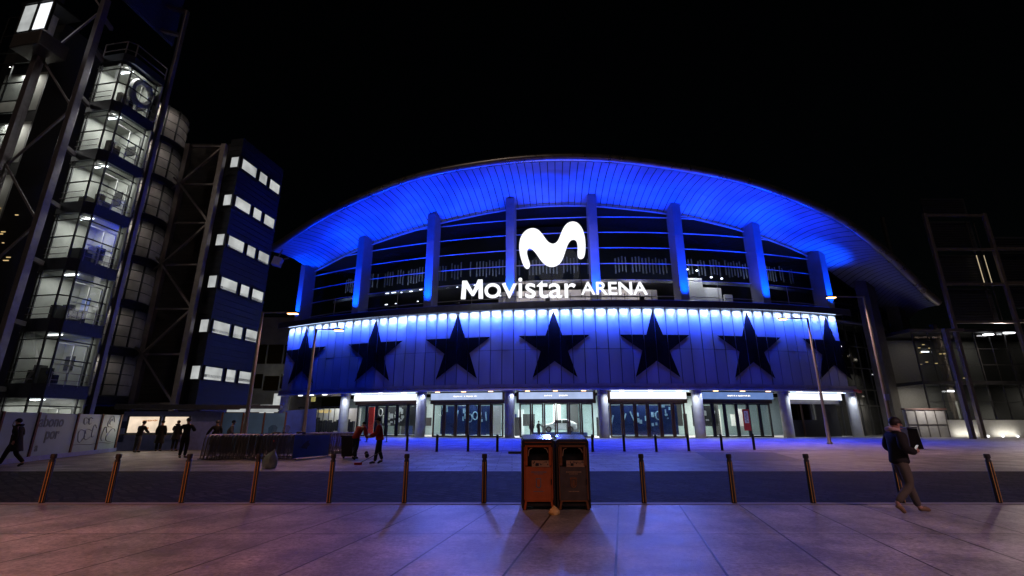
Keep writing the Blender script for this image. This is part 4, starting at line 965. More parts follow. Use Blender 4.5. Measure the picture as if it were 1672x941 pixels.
# ------------------------------------------------------------------ twin litter bins
bp = G(909, 834); 
def bin_(x0, orange, label):
    t = thing('litter_bin', bp + Vector((x0, 0, 0)), label, 'litter bin')
    W, D_, Hh = .66, .68, 1.27; tr = M['bintrim'] if orange else M['bintrim2']
    b = MB()
    for sx in (-1, 1): b.box((sx * (W / 2 - .02), D_ / 2, Hh / 2 + .02), (.04, D_, Hh - .04))
    b.box((0, D_ - .02, Hh / 2), (W - .08, .04, Hh - .06)); b.box((0, D_ / 2, Hh - .03), (W - .08, D_ - .01, .06)); b.box((0, .04, 1.2), (W - .08, .06, .06)); b.box((0, D_ / 2, .1), (W - .08, D_ - .06, .06)); b.box((0, .3, .84), (W - .08, .5, .04))
    b.build('body', M['bin'], t, world=False, bevel=.012)
    b = MB(); b.box((0, .012, .49), (W - .1, .03, .62)); dr = b.build('front_door', M['binorange'] if orange else M['binbrown'], t, world=False, bevel=.006)
    tag(dr, 'orange front door' if orange else 'brown front door')
    b = MB(); b.box((W / 2 - .075, -.012, .52), (.02, .03, .1)); b.build('handle', M['black'], dr, world=False)
    b = MB()  # emblem: small shield with a bear-and-tree like mark
    if orange:
        b.prism([(-.05, -.06), (-.035, -.085), (0, -.1), (.035, -.085), (.05, -.06), (.05, .085), (-.05, .085)], (0, -.004, .5), (1, 0, 0), (0, 0, 1), .004)
    else:
        b.tube([(-.05, -.006, .57), (-.05, -.006, .46), (-.03, -.006, .425), (0, -.006, .412), (.03, -.006, .425), (.05, -.006, .46), (.05, -.006, .57)], .011, 5)
        b.prism([(-.075, 0), (.075, 0), (.06, .03), (-.06, .03)], (0, -.004, .57), (1, 0, 0), (0, 0, 1), .004)
        b.prism([(-.025, -.05), (0, -.075), (.025, -.05), (.02, .04), (-.02, .04)], (0, -.004, .51), (1, 0, 0), (0, 0, 1), .004)
    b.build('emblem', M['hoardt'] if orange else M['bintrim2'], dr, world=False)
    if orange:
        b = MB(); b.prism([(-.034, -.055), (0, -.08), (.034, -.055), (.034, .068), (-.034, .068)], (0, -.0085, .5), (1, 0, 0), (0, 0, 1), .002)
        b.build('emblem_field', M['bintrim'], dr, world=False)
    b = MB(); random.seed(8)
    for zz, w, h in ((.345, .2, .014), (.70, .28, .02), (.665, .16, .014)):
        x = -w / 2
        while x < w / 2: ww = random.uniform(.012, .03); b.box((x + ww / 2, -.005, zz), (ww, .004, h)); x += ww + .006
    b.build('lettering', M['hoardt'] if orange else M['lab'], dr, world=False)
    # hopper opening with frame and hood flap
    b = MB()
    for sx in (-1, 1): b.box((sx * (W / 2 - .095), .0, 1.0), (.045, .05, .36)); b.box((sx * (W / 2 - .055), .0, .68), (.018, .045, .98))
    b.box((0, .0, 1.185), (W - .14, .05, .035)); b.box((0, .0, 1.262), (W - .12, .035, .02))
    b.box((0, .0, .17), (W - .12, .035, .022))
    for sx in (-1, 1): b.bar((sx * (W / 2 - .08), .0, .16), (sx * (W / 2 - .055), .0, .02), .04)
    b.build('frame', tr, t, world=False, bevel=.004)
    b = MB(); b.add([(-.2, .03, .87), (.2, .03, .87), (.2, .26, 1.14), (-.2, .26, 1.14), (-.2, .05, .87), (.2, .05, .87), (.2, .28, 1.14), (-.2, .28, 1.14)], [(0, 1, 2, 3), (7, 6, 5, 4), (0, 4, 5, 1), (1, 5, 6, 2), (2, 6, 7, 3), (3, 7, 4, 0)]); b.build('flap', M['black'], t, world=False)
    b = MB(); b.box((.05, -.008, .855), (.36, .02, .12)); lb = b.build('label_plate', M['lab'], t, world=False)
    b = MB(); random.seed(4 + orange)
    for i in range(14): b.box((-.1 + i * .024, -.02, .86 + random.uniform(-.03, .03)), (random.uniform(.008, .02), .004, random.uniform(.01, .035)))
    b.box((-.02, -.02, .84), (.06, .004, .05)); b.build('lettering', M['black'], lb, world=False)
    b = MB(); b.tube([(-.2, -.01, 1.0), (-.18, -.012, 1.12), (-.12, -.012, 1.15)], .01, 5); b.tube([(.2, -.01, 1.06), (.17, -.012, 1.13), (.12, -.012, 1.15)], .01, 5); b.build('hinge', M['lab'], t, world=False)
    b = MB(); b.add([(-W / 2 - .0, -.03, Hh + .0), (W / 2, -.03, Hh), (W / 2, D_ + .02, Hh), (-W / 2, D_ + .02, Hh), (-W / 2 + .03, .02, Hh + .05), (W / 2 - .03, .02, Hh + .05), (W / 2 - .03, D_ - .05, Hh + .125), (-W / 2 + .03, D_ - .05, Hh + .125)],
        [(3, 2, 1, 0), (4, 5, 6, 7), (0, 1, 5, 4), (1, 2, 6, 5), (2, 3, 7, 6), (3, 0, 4, 7)]); b.build('lid', M['bintop'], t, world=False, bevel=.008)
    b = MB(); 
    for sx in (-1, 1): b.box((sx * (W / 2 - .06), .08, .03), (.08, .1, .06)); b.box((sx * (W / 2 - .06), D_ - .08, .03), (.08, .1, .06))
    b.box((0, .1, .13), (W - .16, .05, .02)); b.build('foot', M['black'], t, world=False)
    return t
bin_(-.345, True, 'left litter bin of the pair, with an orange front door')
bin_(.345, False, 'right litter bin of the pair, with a dark brown front door')
def bagmesh(seed, rx, ry, rz, neck):
    random.seed(seed); bm = bmesh.new(); bmesh.ops.create_icosphere(bm, subdivisions=3, radius=1)
    from mathutils import noise
    for v in bm.verts:
        n = noise.noise(v.co * 2.1 + Vector((seed, 0, 0))) * .22 + noise.noise(v.co * 5 + Vector((0, seed, 0))) * .1
        k = v.co.copy(); k *= 1 + n
        if k.z > .35: f = max(neck, 1 - (k.z - .35) * 1.2); k.x *= f; k.y *= f; k.z *= 1.25
        k.z = max(k.z, -.62); v.co = Vector((k.x * rx, k.y * ry, (k.z + .62) * rz))
    mb = MB(); bm.verts.index_update(); mb.add([v.co.copy() for v in bm.verts], [[v.index for v in f.verts] for f in bm.faces]); bm.free(); return mb
mb = bagmesh(3, .1, .09, .085, .35); o = mb.build('plastic_bag', M['bag'], smooth=True); o.location = G(905, 841); tag(o, 'crumpled yellow plastic bag on the ground before the twin bins', 'bag')
mb = bagmesh(5, .26, .24, .36, .12); o = mb.build('rubbish_bag', M['bagg'], smooth=True); o.location = G(437, 765); o.rotation_euler = (0, R(14), R(40)); tag(o, 'grey green rubbish bag lying by the stacked barriers', 'bag')

# ------------------------------------------------------------------ people
def skinmesh(verts, edges, radii, roots, sub=2):
    me = bpy.data.meshes.new('tmp'); me.from_pydata([tuple(v) for v in verts], edges, []); ob = bpy.data.objects.new('tmp', me); COL.objects.link(ob)
    s = ob.modifiers.new('s', 'SKIN'); s.branch_smoothing = .6; s.use_smooth_shade = True
    if not me.skin_vertices: 
        with bpy.context.temp_override(object=ob, active_object=ob): bpy.ops.mesh.customdata_skin_add()
    for i, r in enumerate(radii):
        d = me.skin_vertices[0].data[i]; d.radius = (r, r) if not isinstance(r, tuple) else r; d.use_root = i in roots
    q = ob.modifiers.new('u', 'SUBSURF'); q.levels = q.render_levels = sub
    dg = bpy.context.evaluated_depsgraph_get(); dg.update()
    out = bpy.data.meshes.new_from_object(ob.evaluated_get(dg)); bpy.data.objects.remove(ob); bpy.data.meshes.remove(me); return out
def place(me, name, m, parent):
    me.materials.clear(); me.materials.append(m); me.polygons.foreach_set('use_smooth', [True] * len(me.polygons))
    o = bpy.data.objects.new(name, me); COL.objects.link(o); o.parent = parent; return o
BASE = dict(pelvis=(0, 0, .95), spine=(0, -.01, 1.14), chest=(0, -.01, 1.33), neckb=(0, -.01, 1.47), neck=(0, .005, 1.535), head=(0, .02, 1.62), crown=(0, .015, 1.70),
    shl=(-.17, -.01, 1.42), ell=(-.23, -.03, 1.14), wrl=(-.23, .06, .92), hal=(-.22, .09, .85),
    shr=(.17, -.01, 1.42), elr=(.23, -.03, 1.14), wrr=(.23, .06, .92), har=(.22, .09, .85),
    hil=(-.09, 0, .9), knl=(-.1, .02, .49), anl=(-.1, -.03, .09), tol=(-.12, .12, .035),
    hir=(.09, 0, .9), knr=(.1, .02, .49), anr=(.1, -.03, .09), tor=(.12, .12, .035))
RAD = dict(pelvis=.135, spine=.125, chest=.14, neckb=.075, neck=.056, head=.092, crown=.082, shl=.062, ell=.045, wrl=.032, hal=.036, shr=.062, elr=.045, wrr=.032, har=.036, hil=.095, knl=.06, anl=.042, tol=.035, hir=.095, knr=.06, anr=.042, tor=.035)
BONES = [('pelvis', 'spine'), ('spine', 'chest'), ('chest', 'neckb'), ('neckb', 'neck'), ('neck', 'head'), ('head', 'crown'), ('chest', 'shl'), ('shl', 'ell'), ('ell', 'wrl'), ('wrl', 'hal'), ('chest', 'shr'), ('shr', 'elr'), ('elr', 'wrr'), ('wrr', 'har'), ('pelvis', 'hil'), ('hil', 'knl'), ('knl', 'anl'), ('anl', 'tol'), ('pelvis', 'hir'), ('hir', 'knr'), ('knr', 'anr'), ('anr', 'tor')]
def sub_skin(J, bones, grow, root, sub=2, over={}):
    ks = []
    for a, c in bones:
        for k in (a, c):
            if k not in ks: ks.append(k)
    rr = [over.get(k, RAD[k] + grow) for k in ks]
    return skinmesh([J[k] for k in ks], [(ks.index(a), ks.index(c)) for a, c in bones], rr, {ks.index(root)}, sub)
def person(loc, heading, label, pose={}, top='cblack', legs='cblack', shoes='rubber', hair='hair', coat=0, group=None, scale=1, hood=None, cap=None, fine=False, band=None, bulk=.032):
    J = {k: Vector(v) for k, v in BASE.items()}
    for k, v in pose.items(): J[k] = Vector(v)
    t = thing('person', loc, label, 'person', group, R(heading)); t.scale = (scale,) * 3
    me = sub_skin(J, BONES, 0, 'pelvis')
    # fingers and thumb on each hand, nose
    vs, es, rr, roots = [], [], [], set()
    for sd in 'lr':
        w, h = J['wr' + sd], J['ha' + sd]; d = (h - w).normalized(); side = Vector((1 if sd == 'l' else -1, 0, 0)); fwd = Vector((0, 1, 0)); side = (side - d * side.dot(d)).normalized(); ac = d.cross(side)
        for q, (off, ln) in enumerate(((-.03, .065), (-.01, .08), (.01, .085), (.03, .075))):
            b0 = h + ac * off; c1 = b0 + d * ln * .55 + side * .012; c2 = c1 + d * ln * .3 + side * .03; k = len(vs); vs += [h + ac * off * .6 - d * .01, b0 + d * .02, c1, c2]; es += [(k, k + 1), (k + 1, k + 2), (k + 2, k + 3)]; rr += [.011, .0105, .0095, .008]; roots.add(k)
        k = len(vs); tb = w.lerp(h, .4); vs += [tb, tb + ac * .04 + side * .02 + d * .02, tb + ac * .05 + side * .035 + d * .055]; es += [(k, k + 1), (k + 1, k + 2)]; rr += [.013, .012, .009]; roots.add(k)
    hd_, nk, cr = J['head'], J['neck'], J['crown']; upv = (cr - nk).normalized(); fw = Vector((0, 1, 0)); 
    if 'face' in pose: fw = Vector(pose['face']).normalized()
    fw = (fw - upv * fw.dot(upv)).normalized(); sx = fw.cross(upv)
    k = len(vs); vs += [hd_ + fw * .06 + upv * .03, hd_ + fw * .10 + upv * .015, hd_ + fw * .118 - upv * .012]; es += [(k, k + 1), (k + 1, k + 2)]; rr += [.016, .014, .015]; roots.add(k)
    k = len(vs); vs += [hd_ + fw * .03 - upv * .06, hd_ + fw * .075 - upv * .075]; es += [(k, k + 1)]; rr += [.045, .033]; roots.add(k)
    for sg_ in (-1, 1):
        k = len(vs); vs += [hd_ + sx * sg_ * .08 - fw * .01, hd_ + sx * sg_ * .098 - fw * .02 + upv * .01]; es += [(k, k + 1)]; rr += [.024, .02]; roots.add(k)
    m2 = skinmesh(vs, es, rr, roots, 1)
    bm = bmesh.new(); bm.from_mesh(me); bm.from_mesh(m2); bm.to_mesh(me); bm.free(); bpy.data.meshes.remove(m2)
    place(me, 'body', M['skin'], t)
    if fine:
        for sg_ in (-1, 1):
            b = MB(); b.lathe([(.0001, -.012), (.009, -.008), (.012, 0), (.009, .008), (.0001, .012)], hd_ + fw * .083 + sx * sg_ * .032 + upv * .035, 8); b.build('eye', M['black'], t, world=False, smooth=True)
        b = MB(); b.tube([hd_ + fw * .098 + sx * x - upv * .055 for x in (-.025, 0, .025)], .006, 5); b.build('mouth', M['cred'], t, world=False)
    up_ = (J['spine'] - J['pelvis']).normalized(); J['hem'] = J['pelvis'] - Z * .10 + up_ * .01; J['waist'] = J['pelvis'] + up_ * .12; RAD['hem'] = .165; RAD['waist'] = .12
    arms = [('hem', 'pelvis')] + [x for x in BONES[:3]] + [('chest', 'shl'), ('shl', 'ell'), ('ell', 'wrl'), ('chest', 'shr'), ('shr', 'elr'), ('elr', 'wrr')]
    place(sub_skin(J, arms, bulk, 'chest', 2, {'hem': .155 + bulk * .6, 'neckb': .09, 'wrl': .042 + bulk * .5, 'wrr': .042 + bulk * .5, 'shl': .062 + bulk, 'shr': .062 + bulk, 'pelvis': .15 + bulk * .5}), 'jacket', M[top], t)
    lb = [('waist', 'pelvis')] + [b_ for b_ in BONES if b_[0] in ('pelvis', 'hil', 'knl', 'hir', 'knr') and b_[1] != 'spine']
    place(sub_skin(J, lb, .022, 'waist', 2, {'anl': .064, 'anr': .064, 'pelvis': .14, 'waist': .13}), 'trousers', M[legs], t)
    for sd in 'lr':
        a, c = J['an' + sd], J['to' + sd]; f = (c - a); f.z = 0; f = f.normalized() if f.length > .01 else Vector((0, 1, 0))
        heel = a - f * .05 + (c - a).normalized() * .03 - Z * .03; heel.z = max(heel.z, .035) if a.z < .12 else a.z - .05
        place(skinmesh([heel, a * .55 + c * .45 + Z * .0, c + (c - a).normalized() * .05], [(0, 1), (1, 2)], [.048, .052, .04], {0}, 1), 'shoe', M[shoes], t)
    # hair cap: half shell round the skull
    b = MB(); bm = bmesh.new(); bmesh.ops.create_uvsphere(bm, u_segments=16, v_segments=10, radius=1); 
    c0 = hd_ + upv * .045 - fw * .012; bm.verts.index_update(); pv = []
    for v in bm.verts:
        k = v.co; low = -.15 if k.y > .3 else -.75
        z_ = max(k.z, low); pv.append(c0 + sx * k.x * .098 + fw * (min(k.y, .84)) * .108 + upv * z_ * .102)
    b.add(pv, [[v.index for v in f.verts] for f in bm.faces]); bm.free(); b.build('hair' if not cap else 'cap', M[cap or hair], t, world=False, smooth=True)
    if coat:
        b = MB(); p, s_ = J['pelvis'], J['spine']; rings = [(s_ + Vector((0, 0, .02)), .15, .19), (p, .165, .2), (p - Z * coat * .5 + Vector((0, -.02, 0)), .19, .22), (p - Z * coat + Vector((0, -.04, 0)), .21, .26)]
        vs = []; n = 14
        for c, ry, rx in rings: vs += [c + Vector((rx * math.cos(2 * math.pi * k / n), ry * math.sin(2 * math.pi * k / n), .02 * math.sin(k * 2.3))) for k in range(n)]
        b.add(vs, [(i * n + k, i * n + (k + 1) % n, (i + 1) * n + (k + 1) % n, (i + 1) * n + k) for i in range(3) for k in range(n)]); b.build('coat_skirt', M[top], t, world=False, smooth=True)
    if hood:
        c = J['neckb']; place(skinmesh([c + Vector((-.11, .03, .03)), c + Vector((-.10, -.08, .05)), c + Vector((0, -.13, .045)), c + Vector((.10, -.08, .05)), c + Vector((.11, .03, .03))], [(0, 1), (1, 2), (2, 3), (3, 4)], [.03, .042, .055, .042, .03], {2}, 2), 'hood', M[hood], t)
    if band:
        for sd in 'lr':
            a, k = J['an' + sd], J['kn' + sd]; place(skinmesh([a.lerp(k, .12), a.lerp(k, .4)], [(0, 1)], [.075, .078], {0}, 1), 'leg_cuff', M[band], t)
    return t
def walk(st=.3, lean=.04):
    return dict(spine=(0, lean * .4, 1.14), chest=(0, lean, 1.33), neckb=(0, lean + .01, 1.47), neck=(0, lean + .03, 1.535), head=(0, lean + .05, 1.62), crown=(0, lean + .045, 1.7), shl=(-.17, lean, 1.42), shr=(.17, lean, 1.42),
        knl=(-.1, st * .55, .5), anl=(-.1, st * .95, .1), tol=(-.12, st * .95 + .16, .06), knr=(.1, -.02, .48), anr=(.1, -st * 1.15, .16), tor=(.11, -st * 1.15 + .13, .05),
        ell=(-.24, -.12, 1.17), wrl=(-.24, -.08, .93), hal=(-.235, -.06, .86), elr=(.24, .02, 1.15), wrr=(.23, .2, 1.0), har=(.22, .26, .95))
# man at right walking to the right, looking down at a phone
p = walk(.24, .03); p.update(dict(head=(0, .075, 1.605), crown=(0, .08, 1.69), neck=(0, .045, 1.535), face=(0, 1, -.42), elr=(.25, -.02, 1.16), wrr=(.14, .24, 1.1), har=(.1, .31, 1.13), ell=(-.25, -.04, 1.16), wrl=(-.16, .22, 1.08), hal=(-.13, .29, 1.11), anr=(.1, -.26, .2), tor=(.1, -.17, .06), knr=(.1, .03, .5)))
man = person(G(1487, 839), -97, 'man in black jacket and olive trousers walking right past the bollards', p, 'cblack', 'colive', 'tan', hood='pink', fine=True, scale=1.0, bulk=.05)
ph = thing('mobile_phone', (0, 0, 0), 'small phone held in both hands by the man at right', 'phone'); ph.location = man.matrix_basis @ Vector((-.02, .36, 1.16)); ph.rotation_euler = (R(-35), 0, R(-97))
b = MB(); b.box((0, 0, 0), (.075, .012, .15)); b.build('case', M['black'], ph, world=False, bevel=.004)
b = MB(); b.box((0, -.0072, 0), (.066, .002, .138)); b.build('screen', M['screen'], ph, world=False)
# walker in a long coat at far left
p = walk(.3, .06); person(G(15, 763), 100, 'person in a dark hooded coat walking past the printed hoarding', p, 'cblack', 'cblack', coat=.38, hood='cblack', cap='cblack', scale=1.02)
# figures at the glowing booth
stand_lean = dict(chest=(0, .1, 1.32), spine=(0, .04, 1.14), neckb=(0, .14, 1.45), neck=(0, .17, 1.51), head=(0, .2, 1.59), crown=(0, .21, 1.67), shl=(-.17, .11, 1.4), shr=(.17, .11, 1.4), ell=(-.25, .2, 1.15), wrl=(-.2, .42, 1.08), hal=(-.18, .48, 1.08), elr=(.25, .2, 1.15), wrr=(.2, .42, 1.08), har=(.18, .48, 1.08))
GP = 'people in front of the booth'
person(G(221, 739), -5, 'person in dark jacket leaning at the first booth window', stand_lean, 'cblack', 'cgrey', group=GP)
person(G(257, 737), 20, 'person in long dark coat between the two booth windows', {}, 'cblack', 'cblack', coat=.5, group=GP, cap='cblack')
person(G(283, 736.5), 10, 'person in dark hooded coat at the second booth window', dict(ell=(-.27, .1, 1.2), wrl=(-.12, .25, 1.15), hal=(-.08, .3, 1.16)), 'cblack', 'cblack', coat=.3, group=GP, hood='cblack')
person(G(297, 748), 15, 'tall person in dark clothes standing nearest in front of the booth', dict(elr=(.3, .05, 1.18), wrr=(.2, .2, 1.25), har=(.16, .26, 1.28), ell=(-.3, .1, 1.25), wrl=(-.36, .3, 1.2), hal=(-.38, .36, 1.2)), 'cblack', 'cblack', group=GP, scale=1.06)
person(Vector((-15.9, 26.2, 0)), 30, 'broad person in black coat before the blue screen fence', dict(ell=(-.34, .0, 1.16), wrl=(-.42, .1, .98), hal=(-.44, .13, .92)), 'cblack', 'cblack', coat=.45, group='people by the screen fence', cap='cgrey')
person(Vector((-15.6, 27.0, 0)), -60, 'person in striped dark top carrying a bag by the screen fence', walk(.12), 'cgrey', 'cblack', group='people by the screen fence')
# two workers in red and dark overalls
bent = walk(.22, .2); bent.update(dict(spine=(0, .1, 1.12), chest=(0, .26, 1.27), neckb=(0, .37, 1.37), neck=(0, .42, 1.41), head=(0, .5, 1.46), crown=(0, .55, 1.53), shl=(-.17, .32, 1.34), shr=(.17, .32, 1.34), ell=(-.24, .38, 1.08), wrl=(-.22, .5, .88), hal=(-.21, .54, .82), elr=(.24, .38, 1.08), wrr=(.22, .5, .88), har=(.21, .54, .82)))
GW = 'workers crossing the square'
w1 = person(G(578, 751), -20, 'worker in red top bending forward beside a dark wheeled bin', bent, 'cred', 'cnavy', group=GW, band='cred', cap='cblack', scale=1.05, bulk=.045)
wk = walk(.22, .06); wk = {k: v for k, v in wk.items()}
for k in list(bent):
    if k in BASE: bent[k] = tuple(Vector(wk.get(k, BASE[k])).lerp(Vector(bent[k]), .5))
bent2 = dict(bent); bent2.update(dict(wrl=(-.2, .42, 1.0), hal=(-.2, .48, .98)))
bent2 = walk(.12, .05); bent2.update(dict(wrl=(-.2, .36, 1.06), hal=(-.2, .43, 1.07), ell=(-.25, .1, 1.16), elr=(.25, .1, 1.16), wrr=(.2, .34, 1.0), har=(.2, .41, 1.0)))
w2 = person(G(617, 758), 100, 'worker in red top standing over a long scraper on the ground', bent2, 'cred', 'cnavy', group=GW, band='cred', cap='cblack', scale=1.05, bulk=.045)
q = G(568, 749); t = thing('wheeled_bin', q, 'dark wheeled bin pushed beside the stooping workers', 'wheeled bin')
b = MB(); b.add([(-.24, -.24, .1), (.24, -.24, .1), (.24, .24, .1), (-.24, .24, .1), (-.3, -.3, .98), (.3, -.3, .98), (.3, .3, .98), (-.3, .3, .98)], [(3, 2, 1, 0), (4, 5, 6, 7), (0, 1, 5, 4), (1, 2, 6, 5), (2, 3, 7, 6), (3, 0, 4, 7)]); b.build('body', M['black'], t, world=False, bevel=.02)
b = MB(); b.box((0, 0, 1.01), (.64, .64, .06)); b.tube([(-.25, .33, .95), (-.25, .4, 1.02), (.25, .4, 1.02), (.25, .33, .95)], .02, 6); b.build('lid', M['black'], t, world=False, bevel=.015)
for sx in (-.27, .27): b = MB(); b.tube([(sx - .03, .2, .1), (sx + .03, .2, .1)], .1, 14); b.build('wheel', M['rubber'], t, world=False)
q = G(606, 759); t = thing('sweeping_tool', q, 'long handled scraper lying at the second worker\'s feet', 'tool')
b = MB(); b.tube([(-.5, -.1, .03), (.35, .1, .5)], .018, 6); b.build('handle', M['galv'], t, world=False)
b = MB(); b.box((-.5, -.1, .05), (.3, .16, .08), (0, 0, .3)); b.build('head', M['red'], t, world=False, bevel=.01)
for i, (x, y, l) in enumerate(((598, 730, 'upper'), (599, 742, 'lower'))):
    pp = G(x, 748 if i else 744); b = MB(); b.lathe([(.0001, -.11), (.07, -.085), (.11, 0), (.07, .085), (.0001, .11)], (0, 0, .11), 14); o = b.build('ball', M['black'], smooth=True); o.location = pp; tag(o, 'small dark ball on the ground between the workers, %s one' % l, 'ball', 'balls between the workers')
# litter bin behind the man
q = G(1491, 733); t = thing('square_bin', q, 'black tapered bin standing on the square behind the man', 'bin')
b = MB(); b.add([(-.42, -.35, 0), (.42, -.35, 0), (.42, .35, 0), (-.42, .35, 0), (-.33, -.28, 1.25), (.33, -.28, 1.25), (.33, .28, 1.25), (-.33, .28, 1.25)], [(3, 2, 1, 0), (4, 5, 6, 7), (0, 1, 5, 4), (1, 2, 6, 5), (2, 3, 7, 6), (3, 0, 4, 7)]); b.build('body', M['black'], t, world=False, bevel=.03)
b = MB(); b.box((0, 0, 1.3), (.7, .6, .08)); b.build('lid', M['bintop'], t, world=False, bevel=.02)

# ------------------------------------------------------------------ scooters behind the barriers
def scooter(loc, rz, label):
    t = thing('parked_scooter', loc, label, 'scooter', 'scooters parked behind the barriers', rz)
    for y in (-.62, .66):
        b = MB(); b.tube([(-.06, y, .27), (.06, y, .27)], .27, 18); w = b.build('wheel', M['rubber'], t, world=False, smooth=True)
        b = MB(); b.tube([(-.065, y, .27), (.065, y, .27)], .15, 14); b.build('rim', M['galv'], w, world=False)
    b = MB(); b.prism([(-.85, .5), (-.75, .78), (-.2, .72), (-.05, .4), (.3, .36), (.42, .9), (.55, .95), (.62, .5), (.4, .24), (-.4, .24)], (-.16, 0, 0), (0, 1, 0), (0, 0, 1), .32); b.build('body', M['navy'], t, world=False, bevel=.05)
    b = MB(); b.box((0, -.42, .82), (.3, .7, .12)); b.build('seat', M['rubber'], t, world=False, bevel=.04)
    b = MB(); b.box((0, -.88, .98), (.4, .36, .32)); b.build('top_case', M['black'], t, world=False, bevel=.05)
    b = MB(); b.tube([(-.36, .42, 1.05), (-.1, .5, 1.02), (.1, .5, 1.02), (.36, .42, 1.05)], .02, 6); b.bar((0, .5, .9), (0, .5, 1.05), .06); b.build('handlebar', M['black'], t, world=False)
    b = MB(); b.prism([(-.2, 0), (.2, 0), (.24, .35), (.1, .5), (-.1, .5), (-.24, .35)], (0, .58, 1.02), (1, 0, 0), (0, -.35, .94), .01); b.build('windscreen', M['tglass'], t, world=False)
    b = MB(); b.box((0, -.9, .68), (.22, .03, .06)); b.build('tail_light', M['tail'], t, world=False)
    return t
scooter(Vector((-13.2, 27.0, 0)), R(35), 'dark scooter with red tail light parked behind the barriers')
scooter(Vector((-12.6, 27.8, 0)), R(60), 'dark scooter nearest the street lamp pole behind the barriers')
# red feather flag by the shop
q = cyl(-25.1, 80.6, 0.02); t = thing('feather_flag', q, 'tall red feather flag standing by the shop front', 'flag')
b = MB(); b.lathe([(.3, 0), (.3, .04), (.03, .06), (.025, 3.5)], q, 10); b.build('pole', M['black'], t)
b = MB(); b.prism([(0, .9), (.35, 1.2), (.5, 1.7), (.45, 2.4), (.3, 3.1), (.12, 3.5), (0, 3.5)], q + Vector((-.25, -.05, 0)), (1, .1, 0), Z, .03); b.build('cloth', M['red'], t)
# red poster in the fifth bay
q = cyl(9.35, 81.85, 0); t = thing('poster', q + Z * .5, 'red poster with a white panel on the fifth entrance bay', 'poster'); rt = Matrix((tan_(9.35), rad(9.35), Z)).transposed()
b = MB(); b.box(q + Z * 1.9, (.82, .03, 2.3), rt); b.build('sheet', M['red'], t)
b = MB(); b.box(q + Z * 2.2 + rad(9.35) * .02, (.5, .02, 1.3), rt); pn = b.build('panel', M['white'], t)
b = MB(); random.seed(6)
for i in range(9): b.box(q + Z * (1.7 + i * .12) + rad(9.35) * .035 + tan_(9.35) * random.uniform(-.1, .1), (random.uniform(.1, .3), .01, .05), rt)
b.build('print', M['hoardt'], pn)

# ------------------------------------------------------------------ display car and visitors in the lobby
cph = -5.35; cc = cyl(cph, 78.6, .55); car = thing('display_car', cc, 'white hatchback displayed on a plinth inside the central entrance', 'car', rz=R(cph))
b = MB(); prof = [(-1.95, .28), (-2.0, .6), (-1.75, .82), (-.95, .95), (-.35, 1.38), (.9, 1.42), (1.6, 1.15), (1.95, .95), (2.0, .45), (1.9, .28)]
def carsec(w, dz=0): return [(x, w, z + dz) for x, z in prof]
n = len(prof); ys = [(-.86, .96), (-.8, 1), (.8, 1), (.86, .96)]; vs = []
for y, k in ys: vs += [(x * k, y * (1 if z < 1.0 else .84), z) for x, z in prof]
b.add(vs, [(i * n + j, (i + 1) * n + j, (i + 1) * n + (j + 1) % n, i * n + (j + 1) % n) for i in range(3) for j in range(n)] + [tuple(range(n)), tuple(3 * n + j for j in range(n))[::-1]]); b.build('body', M['carpaint'], car, world=False, bevel=.04)
b = MB(); b.prism([(-.75, .98), (-.3, 1.32), (.25, 1.35), (.25, .98)], (0, -1.175, 0), (1, 0, 0), (0, .325, 1), .03); b.build('window', M['carglass'], car, world=False); b = MB(); b.prism([(.32, .98), (.32, 1.35), (.85, 1.34), (1.3, 1.1), (1.2, .98)], (0, -1.175, 0), (1, 0, 0), (0, .325, 1), .03); b.build('window', M['carglass'], car, world=False)
for x in (-1.25, 1.25):
    b = MB(); b.tube([(x, -.9, .31), (x, -.65, .31)], .34, 20); w = b.build('wheel', M['rubber'], car, world=False, smooth=True)
    b = MB(); b.tube([(x, -.92, .31), (x, -.88, .31)], .2, 14)
    b.build('rim', M['galv'], w, world=False)
b = MB(); b.box((-1.85, -.6, .72), (.2, .35, .14)); b.build('headlight', M['white'], car, world=False, bevel=.02)
b = MB(); b.box((1.9, -.62, .85), (.14, .3, .16)); b.build('tail_light', M['red'], car, world=False, bevel=.02)
b = MB(); rbox(b, cph, 78.6, .28, (6.2, 2.8, .5)); pl = b.build('plinth', M['navy'], loc=cyl(cph, 78.6, 0)); tag(pl, 'low dark plinth under the white display car', 'plinth')
person(cyl(-7.55, 80.9, .03), 0, 'visitor in black standing inside the central doors left of the car', {}, 'cblack', 'cblack', group='visitors beside the display car')
person(cyl(-7.0, 80.9, .03), -40, 'visitor in navy with arm out inside the doors beside the car', dict(elr=(.28, .1, 1.2), wrr=(.3, .35, 1.2), har=(.3, .42, 1.2)), 'cnavy', 'cnavy', group='visitors beside the display car')

